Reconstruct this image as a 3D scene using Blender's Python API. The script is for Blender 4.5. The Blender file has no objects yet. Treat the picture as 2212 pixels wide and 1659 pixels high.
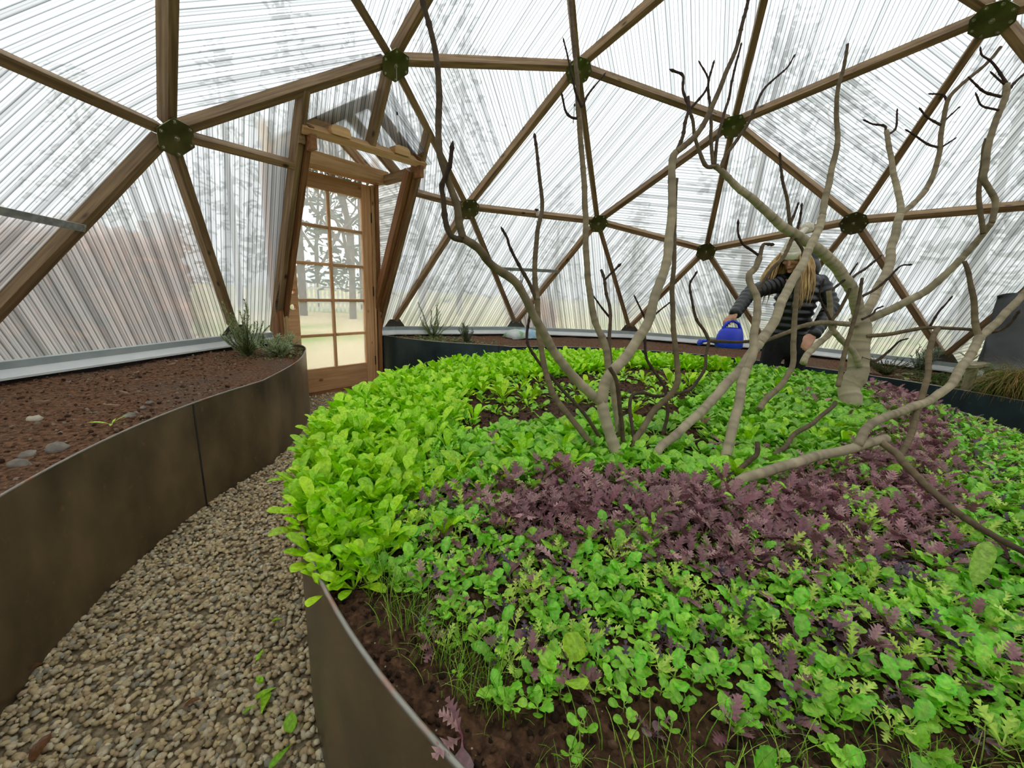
import bpy, bmesh, math, random
import numpy as np
from mathutils import Vector, Matrix, noise
rnd = random.Random(7)
rng = np.random.default_rng(7)
SC = bpy.context.scene
COL = SC.collection
PI = math.pi

# ------------------------------------------------------------------ camera
cam_d = bpy.data.cameras.new('camera')
cam_d.sensor_width = 36.0
cam_d.lens = 14.302
cam_d.clip_start = 0.02
cam_d.clip_end = 300
cam = bpy.data.objects.new('camera', cam_d)
COL.objects.link(cam)
cam.matrix_world = Matrix(((0.339158, 0.199973, -0.919229, -2.1205),
                           (-0.939519, 0.121548, -0.320202, 0.4441),
                           (0.047699, 0.972233, 0.229102, 1.13),
                           (0, 0, 0, 1)))
SC.camera = cam

# ------------------------------------------------------------------ overcast sky
world = bpy.data.worlds.new('overcast_sky')
SC.world = world
world.use_nodes = True
wn = world.node_tree
wn.nodes.clear()
w_out = wn.nodes.new('ShaderNodeOutputWorld')
w_bg = wn.nodes.new('ShaderNodeBackground')
w_tc = wn.nodes.new('ShaderNodeTexCoord')
w_sep = wn.nodes.new('ShaderNodeSeparateXYZ')
w_ramp = wn.nodes.new('ShaderNodeValToRGB')
w_ramp.color_ramp.elements[0].position = 0.0
w_ramp.color_ramp.elements[0].color = (0.35, 0.365, 0.37, 1)
w_ramp.color_ramp.elements[1].position = 1.0
w_ramp.color_ramp.elements[1].color = (0.98, 1.0, 1.0, 1)
wn.links.new(w_tc.outputs['Generated'], w_sep.inputs[0])
wn.links.new(w_sep.outputs['Z'], w_ramp.inputs[0])
wn.links.new(w_ramp.outputs[0], w_bg.inputs[0])
w_bg.inputs[1].default_value = 2.0   # overcast: the zenith is about three times as bright as the horizon
wn.links.new(w_bg.outputs[0], w_out.inputs[0])

vs = SC.view_settings
vs.view_transform = 'Standard'
vs.look = 'None'
vs.exposure = 0.6
vs.gamma = 1.0
vs.use_curve_mapping = False
cy = SC.cycles
cy.max_bounces = 7
cy.diffuse_bounces = 4
cy.glossy_bounces = 2
cy.transmission_bounces = 4
cy.transparent_max_bounces = 8
cy.caustics_reflective = False
cy.caustics_refractive = False
cy.use_denoising = True
cy.denoising_prefilter = 'FAST'
cy.use_adaptive_sampling = True
cy.adaptive_threshold = 0.08
cy.adaptive_min_samples = 10

# ------------------------------------------------------------------ helpers
def lin(r, g, b):
    f = lambda c: (c/255/12.92) if c/255 <= .04045 else ((c/255+.055)/1.055)**2.4
    return (f(r), f(g), f(b))

def link(o, parent=None):
    COL.objects.link(o)
    if parent is not None:
        o.parent = parent
    return o

def tag(o, label=None, cat=None, group=None, kind=None):
    if label: o['label'] = label
    if cat: o['category'] = cat
    if group: o['group'] = group
    if kind: o['kind'] = kind
    return o

def empty(name, loc=(0, 0, 0), rz=0.0, parent=None):
    o = bpy.data.objects.new(name, None)
    o.location = loc
    o.rotation_euler = (0, 0, rz)
    o.empty_display_size = .05
    return link(o, parent)

def mesh_np(name, verts, quads, mat, cols=None, smooth=True, uv=None, polysize=4):
    me = bpy.data.meshes.new(name)
    verts = np.ascontiguousarray(verts, dtype=np.float32)
    quads = np.ascontiguousarray(quads, dtype=np.int32)
    n = len(quads)
    me.vertices.add(len(verts))
    me.vertices.foreach_set('co', verts.ravel())
    me.loops.add(n*polysize)
    me.loops.foreach_set('vertex_index', quads.ravel())
    me.polygons.add(n)
    me.polygons.foreach_set('loop_start', np.arange(n, dtype=np.int32)*polysize)
    me.polygons.foreach_set('loop_total', np.full(n, polysize, dtype=np.int32))
    if smooth:
        me.polygons.foreach_set('use_smooth', np.ones(n, dtype=bool))
    if cols is not None:
        a = me.attributes.new('col', 'FLOAT_COLOR', 'POINT')
        c = np.ones((len(verts), 4), dtype=np.float32)
        c[:, :3] = cols
        a.data.foreach_set('color', c.ravel())
    me.materials.append(mat)
    me.update()
    me.validate()
    return me

def obj_me(name, me, parent=None):
    return link(bpy.data.objects.new(name, me), parent)

class MB:
    """collects shapes, build() links them as one mesh object"""
    def __init__(s):
        s.v = []; s.f = []
    def add(s, v, f):
        b = len(s.v)
        s.v += [tuple(x) for x in v]
        s.f += [tuple(i+b for i in q) for q in f]
        return s
    def box(s, lo, hi, mat=None):
        x0, y0, z0 = lo; x1, y1, z1 = hi
        v = [(x0,y0,z0),(x1,y0,z0),(x1,y1,z0),(x0,y1,z0),(x0,y0,z1),(x1,y0,z1),(x1,y1,z1),(x0,y1,z1)]
        if mat is not None:
            v = [mat @ Vector(p) for p in v]
        return s.add(v, [(0,3,2,1),(4,5,6,7),(0,1,5,4),(1,2,6,5),(2,3,7,6),(3,0,4,7)])
    def prism(s, poly, z0, z1, mat=None):
        n = len(poly)
        v = [Vector((x, y, z0)) for x, y in poly]+[Vector((x, y, z1)) for x, y in poly]
        if mat is not None:
            v = [mat @ p for p in v]
        f = [tuple(range(n-1, -1, -1)), tuple(range(n, 2*n))]
        f += [(i, (i+1) % n, (i+1) % n+n, i+n) for i in range(n)]
        return s.add(v, f)
    def tube(s, pts, rad, n=8, cap=True):
        pts = [Vector(p) for p in pts]
        m = len(pts)
        if not hasattr(rad, '__len__'): rad = [rad]*m
        t0 = (pts[1]-pts[0]).normalized()
        a = Vector((0, 0, 1)) if abs(t0.z) < .9 else Vector((1, 0, 0))
        nx = (a-t0*a.dot(t0)).normalized()
        v = []
        for i, p in enumerate(pts):
            t = (pts[min(i+1, m-1)]-pts[max(i-1, 0)]).normalized()
            nx = (nx-t*nx.dot(t)).normalized()
            ny = t.cross(nx)
            for k in range(n):
                an = 2*PI*k/n
                v.append(p+(nx*math.cos(an)+ny*math.sin(an))*rad[i])
        f = []
        for i in range(m-1):
            for k in range(n):
                f.append((i*n+k, i*n+(k+1) % n, (i+1)*n+(k+1) % n, (i+1)*n+k))
        if cap:
            f.append(tuple(range(n-1, -1, -1)))
            f.append(tuple(range((m-1)*n, m*n)))
        return s.add(v, f)
    def lathe(s, prof, n=24, mat=None):
        v = []
        for r, z in prof:
            for k in range(n):
                an = 2*PI*k/n
                p = Vector((r*math.cos(an), r*math.sin(an), z))
                v.append(mat @ p if mat is not None else p)
        f = []
        for i in range(len(prof)-1):
            for k in range(n):
                f.append((i*n+k, i*n+(k+1) % n, (i+1)*n+(k+1) % n, (i+1)*n+k))
        return s.add(v, f)
    def build(s, name, mat, parent=None, smooth=False, bevel=0.0):
        me = bpy.data.meshes.new(name)
        me.from_pydata(s.v, [], s.f)
        if smooth:
            me.polygons.foreach_set('use_smooth', [True]*len(me.polygons))
        me.materials.append(mat)
        me.update()
        o = obj_me(name, me, parent)
        if bevel:
            b = o.modifiers.new('bevel', 'BEVEL')
            b.width = bevel; b.segments = 2; b.limit_method = 'ANGLE'
        return o

def frame(o, x, up):
    """matrix with origin o, local x along x, local z towards up"""
    o, x, up = Vector(o), Vector(x).normalized(), Vector(up)
    y = up.cross(x).normalized()
    z = x.cross(y)
    return Matrix(((x.x, y.x, z.x, o.x), (x.y, y.y, z.y, o.y), (x.z, y.z, z.z, o.z), (0, 0, 0, 1)))

def beam(name, a, b, up, w, d, mat, parent=None, off=0.0, e0=0.0, e1=0.0, bevel=.003):
    """timber from a to b; the inner face lies on the line, depth d runs along up"""
    a, b = Vector(a), Vector(b)
    L = (b-a).length
    m = MB().box((e0, -w/2, off), (L-e1, w/2, off+d))
    o = m.build(name, mat, parent, bevel=bevel)
    o.matrix_world = frame(a, b-a, up)
    return o

# ------------------------------------------------------------------ materials
def new_mat(name):
    m = bpy.data.materials.new(name)
    m.use_nodes = True
    nt = m.node_tree
    nt.nodes.clear()
    return m, nt, nt.nodes.new, nt.links.new

def simple(name, c1, c2=None, rough=.6, metal=0.0, scale=8.0, stretch=(1, 1, 1), bump=0.0, bscale=None, detail=4, spec=.4, lo=.35, hi=.65, coords='Object', rand=0.0):
    m, nt, N, L = new_mat(name)
    out = N('ShaderNodeOutputMaterial')
    p = N('ShaderNodeBsdfPrincipled')
    L(p.outputs[0], out.inputs[0])
    p.inputs['Roughness'].default_value = rough
    p.inputs['Metallic'].default_value = metal
    p.inputs['Specular IOR Level'].default_value = spec
    tc = N('ShaderNodeTexCoord'); mp = N('ShaderNodeMapping')
    L(tc.outputs[coords], mp.inputs[0])
    mp.inputs['Scale'].default_value = stretch
    nz = N('ShaderNodeTexNoise')
    nz.inputs['Scale'].default_value = scale
    nz.inputs['Detail'].default_value = detail
    L(mp.outputs[0], nz.inputs['Vector'])
    r = N('ShaderNodeValToRGB')
    r.color_ramp.elements[0].position = lo
    r.color_ramp.elements[1].position = hi
    r.color_ramp.elements[0].color = (*c1, 1)
    r.color_ramp.elements[1].color = (*(c2 or c1), 1)
    L(nz.outputs['Fac'], r.inputs[0])
    last = r.outputs[0]
    if rand:
        oi = N('ShaderNodeObjectInfo'); hs = N('ShaderNodeHueSaturation'); ma = N('ShaderNodeMapRange')
        ma.inputs['To Min'].default_value = 1-rand; ma.inputs['To Max'].default_value = 1+rand
        L(oi.outputs['Random'], ma.inputs[0]); L(ma.outputs[0], hs.inputs['Value']); L(last, hs.inputs['Color'])
        last = hs.outputs[0]
    L(last, p.inputs['Base Color'])
    if bump:
        n2 = N('ShaderNodeTexNoise'); n2.inputs['Scale'].default_value = bscale or scale*3
        n2.inputs['Detail'].default_value = 5
        L(mp.outputs[0], n2.inputs['Vector'])
        b = N('ShaderNodeBump'); b.inputs['Strength'].default_value = bump; b.inputs['Distance'].default_value = .01
        L(n2.outputs['Fac'], b.inputs['Height']); L(b.outputs[0], p.inputs['Normal'])
    return m

def wood(name, c1, c2, knot, rough=.65):
    m, nt, N, L = new_mat(name)
    out = N('ShaderNodeOutputMaterial'); p = N('ShaderNodeBsdfPrincipled'); L(p.outputs[0], out.inputs[0])
    p.inputs['Roughness'].default_value = rough
    p.inputs['Specular IOR Level'].default_value = .3
    tc = N('ShaderNodeTexCoord'); oi = N('ShaderNodeObjectInfo')
    add = N('ShaderNodeVectorMath'); add.operation = 'ADD'
    sc = N('ShaderNodeVectorMath'); sc.operation = 'SCALE'; sc.inputs['Scale'].default_value = 40
    cmb = N('ShaderNodeCombineXYZ')
    for k in range(3): L(oi.outputs['Random'], cmb.inputs[k])
    L(cmb.outputs[0], sc.inputs[0]); L(tc.outputs['Object'], add.inputs[0]); L(sc.outputs[0], add.inputs[1])
    mp = N('ShaderNodeMapping'); mp.inputs['Scale'].default_value = (1.2, 22, 22); L(add.outputs[0], mp.inputs[0])
    nz = N('ShaderNodeTexNoise'); nz.inputs['Scale'].default_value = 2.0; nz.inputs['Detail'].default_value = 6; nz.inputs['Distortion'].default_value = .6
    L(mp.outputs[0], nz.inputs['Vector'])
    r = N('ShaderNodeValToRGB'); r.color_ramp.elements[0].position = .35; r.color_ramp.elements[1].position = .66
    r.color_ramp.elements[0].color = (*c1, 1); r.color_ramp.elements[1].color = (*c2, 1)
    L(nz.outputs['Fac'], r.inputs[0])
    mp2 = N('ShaderNodeMapping'); mp2.inputs['Scale'].default_value = (1.0, 1.8, 1.8); L(add.outputs[0], mp2.inputs[0])
    vo = N('ShaderNodeTexVoronoi'); vo.inputs['Scale'].default_value = 4.0; L(mp2.outputs[0], vo.inputs['Vector'])
    kr = N('ShaderNodeValToRGB'); kr.color_ramp.elements[0].position = .05; kr.color_ramp.elements[1].position = .13
    kr.color_ramp.elements[0].color = (1, 1, 1, 1); kr.color_ramp.elements[1].color = (0, 0, 0, 1)
    L(vo.outputs['Distance'], kr.inputs[0])
    mx = N('ShaderNodeMix'); mx.data_type = 'RGBA'
    L(kr.outputs[0], mx.inputs['Factor']); L(r.outputs[0], mx.inputs['A']); mx.inputs['B'].default_value = (*knot, 1)
    hs = N('ShaderNodeHueSaturation'); ma = N('ShaderNodeMapRange'); ma.inputs['To Min'].default_value = .8; ma.inputs['To Max'].default_value = 1.15
    L(oi.outputs['Random'], ma.inputs[0]); L(ma.outputs[0], hs.inputs['Value']); L(mx.outputs['Result'], hs.inputs['Color'])
    L(hs.outputs[0], p.inputs['Base Color'])
    b = N('ShaderNodeBump'); b.inputs['Strength'].default_value = .15; b.inputs['Distance'].default_value = .004
    L(nz.outputs['Fac'], b.inputs['Height']); L(b.outputs[0], p.inputs['Normal'])
    return m

def polycarb(name, tint=(1, 1, 1), pitch=.03, trans=.31, refr=.38):
    """fluted twin-wall sheet: the flutes run along uv.y, uv in metres"""
    m, nt, N, L = new_mat(name)
    out = N('ShaderNodeOutputMaterial')
    uv = N('ShaderNodeUVMap'); sep = N('ShaderNodeSeparateXYZ'); L(uv.outputs[0], sep.inputs[0])
    oi = N('ShaderNodeObjectInfo')
    dv = N('ShaderNodeMath'); dv.operation = 'DIVIDE'; dv.inputs[1].default_value = pitch; L(sep.outputs['X'], dv.inputs[0])
    fr = N('ShaderNodeMath'); fr.operation = 'FRACT'; L(dv.outputs[0], fr.inputs[0])
    # rib: dark thin line
    rp = N('ShaderNodeValToRGB')
    e = rp.color_ramp.elements
    e[0].position = 0.0; e[0].color = (.16, .18, .19, 1)
    e[1].position = .3; e[1].color = (.86, .89, .89, 1)
    x = e.new(.5); x.color = (1, 1, 1, 1)
    x = e.new(.62); x.color = (.62, .66, .67, 1)
    x = e.new(.72); x.color = (.97, .98, .98, 1)
    x = e.new(.97); x.color = (.9, .92, .92, 1)
    x = e.new(1.0); x.color = (.16, .18, .19, 1)
    L(fr.outputs[0], rp.inputs[0])
    # long streaks along the flutes
    m1 = N('ShaderNodeMath'); m1.operation = 'MULTIPLY'; m1.inputs[1].default_value = 19; L(sep.outputs['X'], m1.inputs[0])
    m3 = N('ShaderNodeMath'); m3.operation = 'MULTIPLY_ADD'; m3.inputs[1].default_value = 50; L(oi.outputs['Random'], m3.inputs[0]); L(m1.outputs[0], m3.inputs[2])
    nz = N('ShaderNodeTexNoise'); nz.noise_dimensions = '1D'; nz.inputs['Scale'].default_value = 1.0; nz.inputs['Detail'].default_value = 1; L(m3.outputs[0], nz.inputs['W'])
    sr = N('ShaderNodeMapRange'); sr.inputs['From Min'].default_value = .36; sr.inputs['From Max'].default_value = .6
    sr.inputs['To Min'].default_value = .56; sr.inputs['To Max'].default_value = 1.0; L(nz.outputs['Fac'], sr.inputs[0])
    mul = N('ShaderNodeMix'); mul.data_type = 'RGBA'; mul.blend_type = 'MULTIPLY'; mul.inputs['Factor'].default_value = 1
    L(rp.outputs[0], mul.inputs['A']); L(sr.outputs[0], mul.inputs['B'])
    ti = N('ShaderNodeMix'); ti.data_type = 'RGBA'; ti.blend_type = 'MULTIPLY'; ti.inputs['Factor'].default_value = 1
    L(mul.outputs['Result'], ti.inputs['A']); ti.inputs['B'].default_value = (*tint, 1)
    tr = N('ShaderNodeBsdfTransparent'); rf = N('ShaderNodeBsdfRefraction'); tl = N('ShaderNodeBsdfTranslucent')
    rf.inputs['Roughness'].default_value = .5; rf.inputs['IOR'].default_value = 1.12
    for s in (tr, rf, tl): L(ti.outputs['Result'], s.inputs['Color'])
    a = N('ShaderNodeMixShader'); a.inputs[0].default_value = refr/(refr+(1-trans-refr))
    L(tl.outputs[0], a.inputs[1]); L(rf.outputs[0], a.inputs[2])
    b = N('ShaderNodeMixShader'); b.inputs[0].default_value = trans
    L(a.outputs[0], b.inputs[1]); L(tr.outputs[0], b.inputs[2])
    gl = N('ShaderNodeBsdfGlossy'); gl.inputs['Roughness'].default_value = .2
    g = N('ShaderNodeMixShader'); g.inputs[0].default_value = .04
    L(b.outputs[0], g.inputs[1]); L(gl.outputs[0], g.inputs[2])
    L(g.outputs[0], out.inputs[0])
    return m

def leafmat(name, trans=.2, rough=.36, rand=.12, spec=.45):
    m, nt, N, L = new_mat(name)
    out = N('ShaderNodeOutputMaterial'); at = N('ShaderNodeAttribute'); at.attribute_name = 'col'
    oi = N('ShaderNodeObjectInfo'); hs = N('ShaderNodeHueSaturation'); ma = N('ShaderNodeMapRange')
    ma.inputs['To Min'].default_value = 1-rand; ma.inputs['To Max'].default_value = 1+rand
    L(oi.outputs['Random'], ma.inputs[0]); L(ma.outputs[0], hs.inputs['Value']); L(at.outputs['Color'], hs.inputs['Color'])
    p = N('ShaderNodeBsdfPrincipled'); p.inputs['Roughness'].default_value = rough; p.inputs['Specular IOR Level'].default_value = spec
    t = N('ShaderNodeBsdfTranslucent'); mx = N('ShaderNodeMixShader'); mx.inputs[0].default_value = trans
    # crinkled blade: puckered relief, its shading also put into the colour, hollows darker than ridges
    ge = N('ShaderNodeNewGeometry'); nz = N('ShaderNodeTexNoise'); nz.inputs['Scale'].default_value = 130; nz.inputs['Detail'].default_value = 2
    L(ge.outputs['Position'], nz.inputs['Vector'])
    mr = N('ShaderNodeMapRange'); mr.inputs['From Min'].default_value = .3; mr.inputs['From Max'].default_value = .7
    mr.inputs['To Min'].default_value = .74; mr.inputs['To Max'].default_value = 1.16; L(nz.outputs['Fac'], mr.inputs[0])
    h2 = N('ShaderNodeHueSaturation'); L(mr.outputs[0], h2.inputs['Value']); L(hs.outputs[0], h2.inputs['Color'])
    b = N('ShaderNodeBump'); b.inputs['Strength'].default_value = .55; b.inputs['Distance'].default_value = .004
    L(nz.outputs['Fac'], b.inputs['Height']); L(b.outputs[0], p.inputs['Normal'])
    L(h2.outputs[0], p.inputs['Base Color']); L(h2.outputs[0], t.inputs['Color'])
    L(p.outputs[0], mx.inputs[1]); L(t.outputs[0], mx.inputs[2]); L(mx.outputs[0], out.inputs[0])
    return m

def attrmat(name, rough=.8, bump=0.0, bscale=60, spec=.3):
    m, nt, N, L = new_mat(name)
    out = N('ShaderNodeOutputMaterial'); at = N('ShaderNodeAttribute'); at.attribute_name = 'col'
    p = N('ShaderNodeBsdfPrincipled'); p.inputs['Roughness'].default_value = rough; p.inputs['Specular IOR Level'].default_value = spec
    L(at.outputs['Color'], p.inputs['Base Color']); L(p.outputs[0], out.inputs[0])
    if bump:
        tc = N('ShaderNodeTexCoord'); nz = N('ShaderNodeTexNoise'); nz.inputs['Scale'].default_value = bscale; nz.inputs['Detail'].default_value = 4
        L(tc.outputs['Object'], nz.inputs['Vector'])
        b = N('ShaderNodeBump'); b.inputs['Strength'].default_value = bump; b.inputs['Distance'].default_value = .006
        L(nz.outputs['Fac'], b.inputs['Height']); L(b.outputs[0], p.inputs['Normal'])
    return m

def soilmat(name, k=1.0):
    m, nt, N, L = new_mat(name)
    out = N('ShaderNodeOutputMaterial'); p = N('ShaderNodeBsdfPrincipled'); L(p.outputs[0], out.inputs[0])
    p.inputs['Roughness'].default_value = .95; p.inputs['Specular IOR Level'].default_value = .15
    tc = N('ShaderNodeTexCoord')
    n1 = N('ShaderNodeTexNoise'); n1.inputs['Scale'].default_value = 55; n1.inputs['Detail'].default_value = 6
    n2 = N('ShaderNodeTexNoise'); n2.inputs['Scale'].default_value = 2.2; n2.inputs['Detail'].default_value = 3
    vo = N('ShaderNodeTexVoronoi'); vo.inputs['Scale'].default_value = 95
    for n in (n1, n2, vo): L(tc.outputs['Object'], n.inputs['Vector'])
    r = N('ShaderNodeValToRGB'); r.color_ramp.elements[0].position = .3; r.color_ramp.elements[1].position = .75
    r.color_ramp.elements[0].color = (*[x*k for x in lin(66, 46, 34)], 1); r.color_ramp.elements[1].color = (*[x*k for x in lin(172, 126, 94)], 1)
    L(n1.outputs['Fac'], r.inputs[0])
    mx = N('ShaderNodeMix'); mx.data_type = 'RGBA'; mx.inputs['B'].default_value = (*[x*k for x in lin(116, 100, 86)], 1)
    r2 = N('ShaderNodeValToRGB'); r2.color_ramp.elements[0].position = .48; r2.color_ramp.elements[1].position = .68
    L(n2.outputs['Fac'], r2.inputs[0])
    sc = N('ShaderNodeMath'); sc.operation = 'MULTIPLY'; sc.inputs[1].default_value = .6; L(r2.outputs[0], sc.inputs[0])
    L(sc.outputs[0], mx.inputs['Factor']); L(r.outputs[0], mx.inputs['A'])
    # perlite and grit specks
    n3 = N('ShaderNodeTexVoronoi'); n3.inputs['Scale'].default_value = 60; L(tc.outputs['Object'], n3.inputs['Vector'])
    r3 = N('ShaderNodeValToRGB'); r3.color_ramp.elements[0].position = .07; r3.color_ramp.elements[1].position = .1
    r3.color_ramp.elements[0].color = (1, 1, 1, 1); r3.color_ramp.elements[1].color = (0, 0, 0, 1); L(n3.outputs['Distance'], r3.inputs[0])
    m3 = N('ShaderNodeMix'); m3.data_type = 'RGBA'; m3.inputs['B'].default_value = (*lin(200, 185, 165), 1)
    L(r3.outputs[0], m3.inputs['Factor']); L(mx.outputs['Result'], m3.inputs['A'])
    L(m3.outputs['Result'], p.inputs['Base Color'])
    b = N('ShaderNodeBump'); b.inputs['Strength'].default_value = 1.0; b.inputs['Distance'].default_value = .014
    ad = N('ShaderNodeMath'); ad.operation = 'ADD'; L(n1.outputs['Fac'], ad.inputs[0]); L(vo.outputs['Distance'], ad.inputs[1])
    L(ad.outputs[0], b.inputs['Height']); L(b.outputs[0], p.inputs['Normal'])
    return m

def steelmat(name, k1=(84, 78, 62), k2=(150, 130, 100), k3=(165, 128, 88)):
    """mill-scale steel sheet of the raised beds: brown-olive with drips and blotches"""
    m, nt, N, L = new_mat(name)
    out = N('ShaderNodeOutputMaterial'); p = N('ShaderNodeBsdfPrincipled'); L(p.outputs[0], out.inputs[0])
    p.inputs['Roughness'].default_value = .38; p.inputs['Metallic'].default_value = .65
    tc = N('ShaderNodeTexCoord')
    mp = N('ShaderNodeMapping'); mp.inputs['Scale'].default_value = (2.2, 2.2, 1.3); L(tc.outputs['Object'], mp.inputs[0])
    n1 = N('ShaderNodeTexNoise'); n1.inputs['Scale'].default_value = 2.2; n1.inputs['Detail'].default_value = 7; L(mp.outputs[0], n1.inputs['Vector'])
    r = N('ShaderNodeValToRGB'); r.color_ramp.elements[0].position = .3; r.color_ramp.elements[1].position = .72
    r.color_ramp.elements[0].color = (*lin(*k1), 1); r.color_ramp.elements[1].color = (*lin(*k2), 1)
    L(n1.outputs['Fac'], r.inputs[0])
    n2 = N('ShaderNodeTexNoise'); n2.inputs['Scale'].default_value = 30; n2.inputs['Detail'].default_value = 6; L(tc.outputs['Object'], n2.inputs['Vector'])
    r2 = N('ShaderNodeValToRGB'); r2.color_ramp.elements[0].position = .62; r2.color_ramp.elements[1].position = .75
    r2.color_ramp.elements[0].color = (0, 0, 0, 1); r2.color_ramp.elements[1].color = (.5, .5, .5, 1); L(n2.outputs['Fac'], r2.inputs[0])
    mx = N('ShaderNodeMix'); mx.data_type = 'RGBA'; mx.inputs['B'].default_value = (*lin(*k3), 1)
    L(r2.outputs[0], mx.inputs['Factor']); L(r.outputs[0], mx.inputs['A']); L(mx.outputs['Result'], p.inputs['Base Color'])
    rr = N('ShaderNodeMapRange'); rr.inputs['To Min'].default_value = .3; rr.inputs['To Max'].default_value = .55; L(n1.outputs['Fac'], rr.inputs[0]); L(rr.outputs[0], p.inputs['Roughness'])
    b = N('ShaderNodeBump'); b.inputs['Strength'].default_value = .12; b.inputs['Distance'].default_value = .004
    L(n2.outputs['Fac'], b.inputs['Height']); L(b.outputs[0], p.inputs['Normal'])
    return m

def glassmat(name):
    m, nt, N, L = new_mat(name)
    out = N('ShaderNodeOutputMaterial'); t = N('ShaderNodeBsdfTransparent'); g = N('ShaderNodeBsdfGlossy')
    t.inputs['Color'].default_value = (.93, .96, .95, 1); g.inputs['Roughness'].default_value = .02
    f = N('ShaderNodeFresnel'); f.inputs['IOR'].default_value = 1.45
    mx = N('ShaderNodeMixShader'); L(f.outputs[0], mx.inputs[0]); L(t.outputs[0], mx.inputs[1]); L(g.outputs[0], mx.inputs[2])
    # milky film mixed into the glass as haze over the view outside
    d = N('ShaderNodeBsdfTranslucent'); d.inputs['Color'].default_value = (.85, .88, .88, 1)
    m2 = N('ShaderNodeMixShader'); m2.inputs[0].default_value = .3; L(mx.outputs[0], m2.inputs[1]); L(d.outputs[0], m2.inputs[2])
    L(m2.outputs[0], out.inputs[0])
    return m

MT = {
    'strut': wood('strut_timber', lin(118, 92, 62), lin(166, 136, 98), lin(66, 46, 30)),
    'post': wood('door_post_timber', lin(118, 76, 44), lin(160, 112, 70), lin(66, 38, 22)),
    'fir': wood('fir_lumber', lin(206, 160, 110), lin(230, 190, 140), lin(112, 70, 42)),
    'door': wood('door_wood', lin(198, 148, 102), lin(222, 176, 128), lin(140, 90, 54), .5),
    'grey_wood': wood('weathered_wood', lin(150, 138, 116), lin(186, 172, 146), lin(96, 84, 66)),
    'plate': simple('hub_plate_steel', lin(96, 98, 62), lin(140, 138, 98), rough=.28, metal=.85, scale=6, bump=.03),
    'gusset': simple('gusset_steel', lin(80, 76, 68), lin(104, 98, 88), rough=.5, metal=.5, scale=9),
    'bolt': simple('bolt_zinc', lin(190, 186, 170), rough=.25, metal=.9),
    'galv': simple('galvanised_bar', lin(150, 156, 156), lin(186, 190, 188), rough=.45, metal=.2, scale=30),
    'white_metal': simple('white_flashing', lin(236, 242, 244), lin(248, 250, 250), rough=.4, scale=5),
    'grey_trim': simple('grey_glazing_strip', lin(168, 182, 182), lin(188, 198, 198), rough=.5, scale=6),
    'black': simple('black_board', lin(34, 32, 30), lin(58, 54, 50), rough=.8, scale=10),
    'poly': polycarb('fluted_polycarbonate'),
    'poly_cream': polycarb('fluted_polycarbonate_cream', (1, .96, .9), .022),
    'soil': soilmat('potting_soil'),
    'soil_dark': soilmat('dark_compost', .5),
    'steel': steelmat('bed_steel_sheet'),
    'steel_blue': steelmat('blued_steel_sheet', (44, 58, 60), (66, 86, 90), (88, 100, 98)),
    'rim': simple('bed_rim_steel', lin(150, 146, 136), lin(172, 96, 70), rough=.45, metal=.5, scale=9, lo=.56, hi=.7),
    'glass': glassmat('door_glass'),
    'gravel_base': simple('gravel_base', lin(120, 104, 78), lin(178, 160, 128), rough=.95, scale=70, bump=.8, bscale=90),
    'pebble': attrmat('pebble_stone', .75, .15, 120),
    'leaf': leafmat('salad_leaf'),
    'purple': leafmat('purple_leaf', .22, .42, .15, .4),
    'herb': leafmat('herb_leaf', .42, .6),
    'hair_leaf': leafmat('grass_blade', .35, .55),
    'clod': attrmat('soil_clod', .95, .6, 70, .15),
    'hinge': simple('black_hinge', lin(30, 28, 27), rough=.4, metal=.4),
    'foam': simple('spray_foam', lin(196, 172, 110), lin(222, 204, 150), rough=.8, scale=30, bump=.8, bscale=60),
}
# ------------------------------------------------------------------ geodesic dome
S = 3.9
ZOFF = -0.0833
HUB_DEPTH = .095
def sph(az, z, dr=0.0, dz=0.0):
    r = math.sqrt(1-z*z)+dr
    a = math.radians(az)
    return Vector((r*math.cos(a)*S, r*math.sin(a)*S, (z+dz)*S+ZOFF))
V = {'top': sph(0, 1)}
for k in range(5):
    a = 72*k
    V['ring%d' % k] = sph(a, .9392)
    V['edge%d' % k] = sph(a, .7271, -.0085, -.0087)
    V['face%d' % k] = sph(a+36, .7947, -.0034, .0011)
    V['pent%d' % k] = sph(a, .4472, .0011, .0031)
    V['hexl%d' % k] = sph(a+22.37, .5149, .0005, .0024)
    V['hexr%d' % k] = sph(a-22.37, .5149, .0005, .0024)
    V['base%d' % k] = sph(a+36, .1876, -.0019, .0046)
    V['basl%d' % k] = sph(a+12.13, .1716, .0106, .0206)
    V['basr%d' % k] = sph(a-12.13, .1716, .0106, .0206)
# settled positions of the hubs in view
for n, p in {'hexl1': (-.257, 3.339, 1.928), 'hexr1': (2.169, 2.538, 1.952), 'hexl0': (3.093, 1.27, 1.941), 'pent0': (3.493, .013, 1.677),
             'hexr0': (3.095, -1.268, 1.933), 'edge1': (.823, 2.516, 2.707), 'face0': (1.906, 1.376, 3.022), 'edge0': (2.638, .002, 2.737),
             'face4': (1.904, -1.387, 3.018), 'face1': (-.76, 2.25, 3.02)}.items():
    V[n] = Vector(p)
CEN = Vector((0, 0, ZOFF))
names = list(V)
adj = {}
for i, a in enumerate(names):
    for b in names[i+1:]:
        if (V[a]-V[b]).length < .5*S:
            adj.setdefault(a, set()).add(b); adj.setdefault(b, set()).add(a)
isbase = lambda n: n.startswith('bas')
edges = sorted({tuple(sorted((a, b))) for a in adj for b in adj[a]})
faces = set()
for a, b in edges:
    for c in adj[a] & adj[b]:
        faces.add(tuple(sorted((a, b, c))))
faces = sorted(faces)
DOORV = 'pent1'

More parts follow.
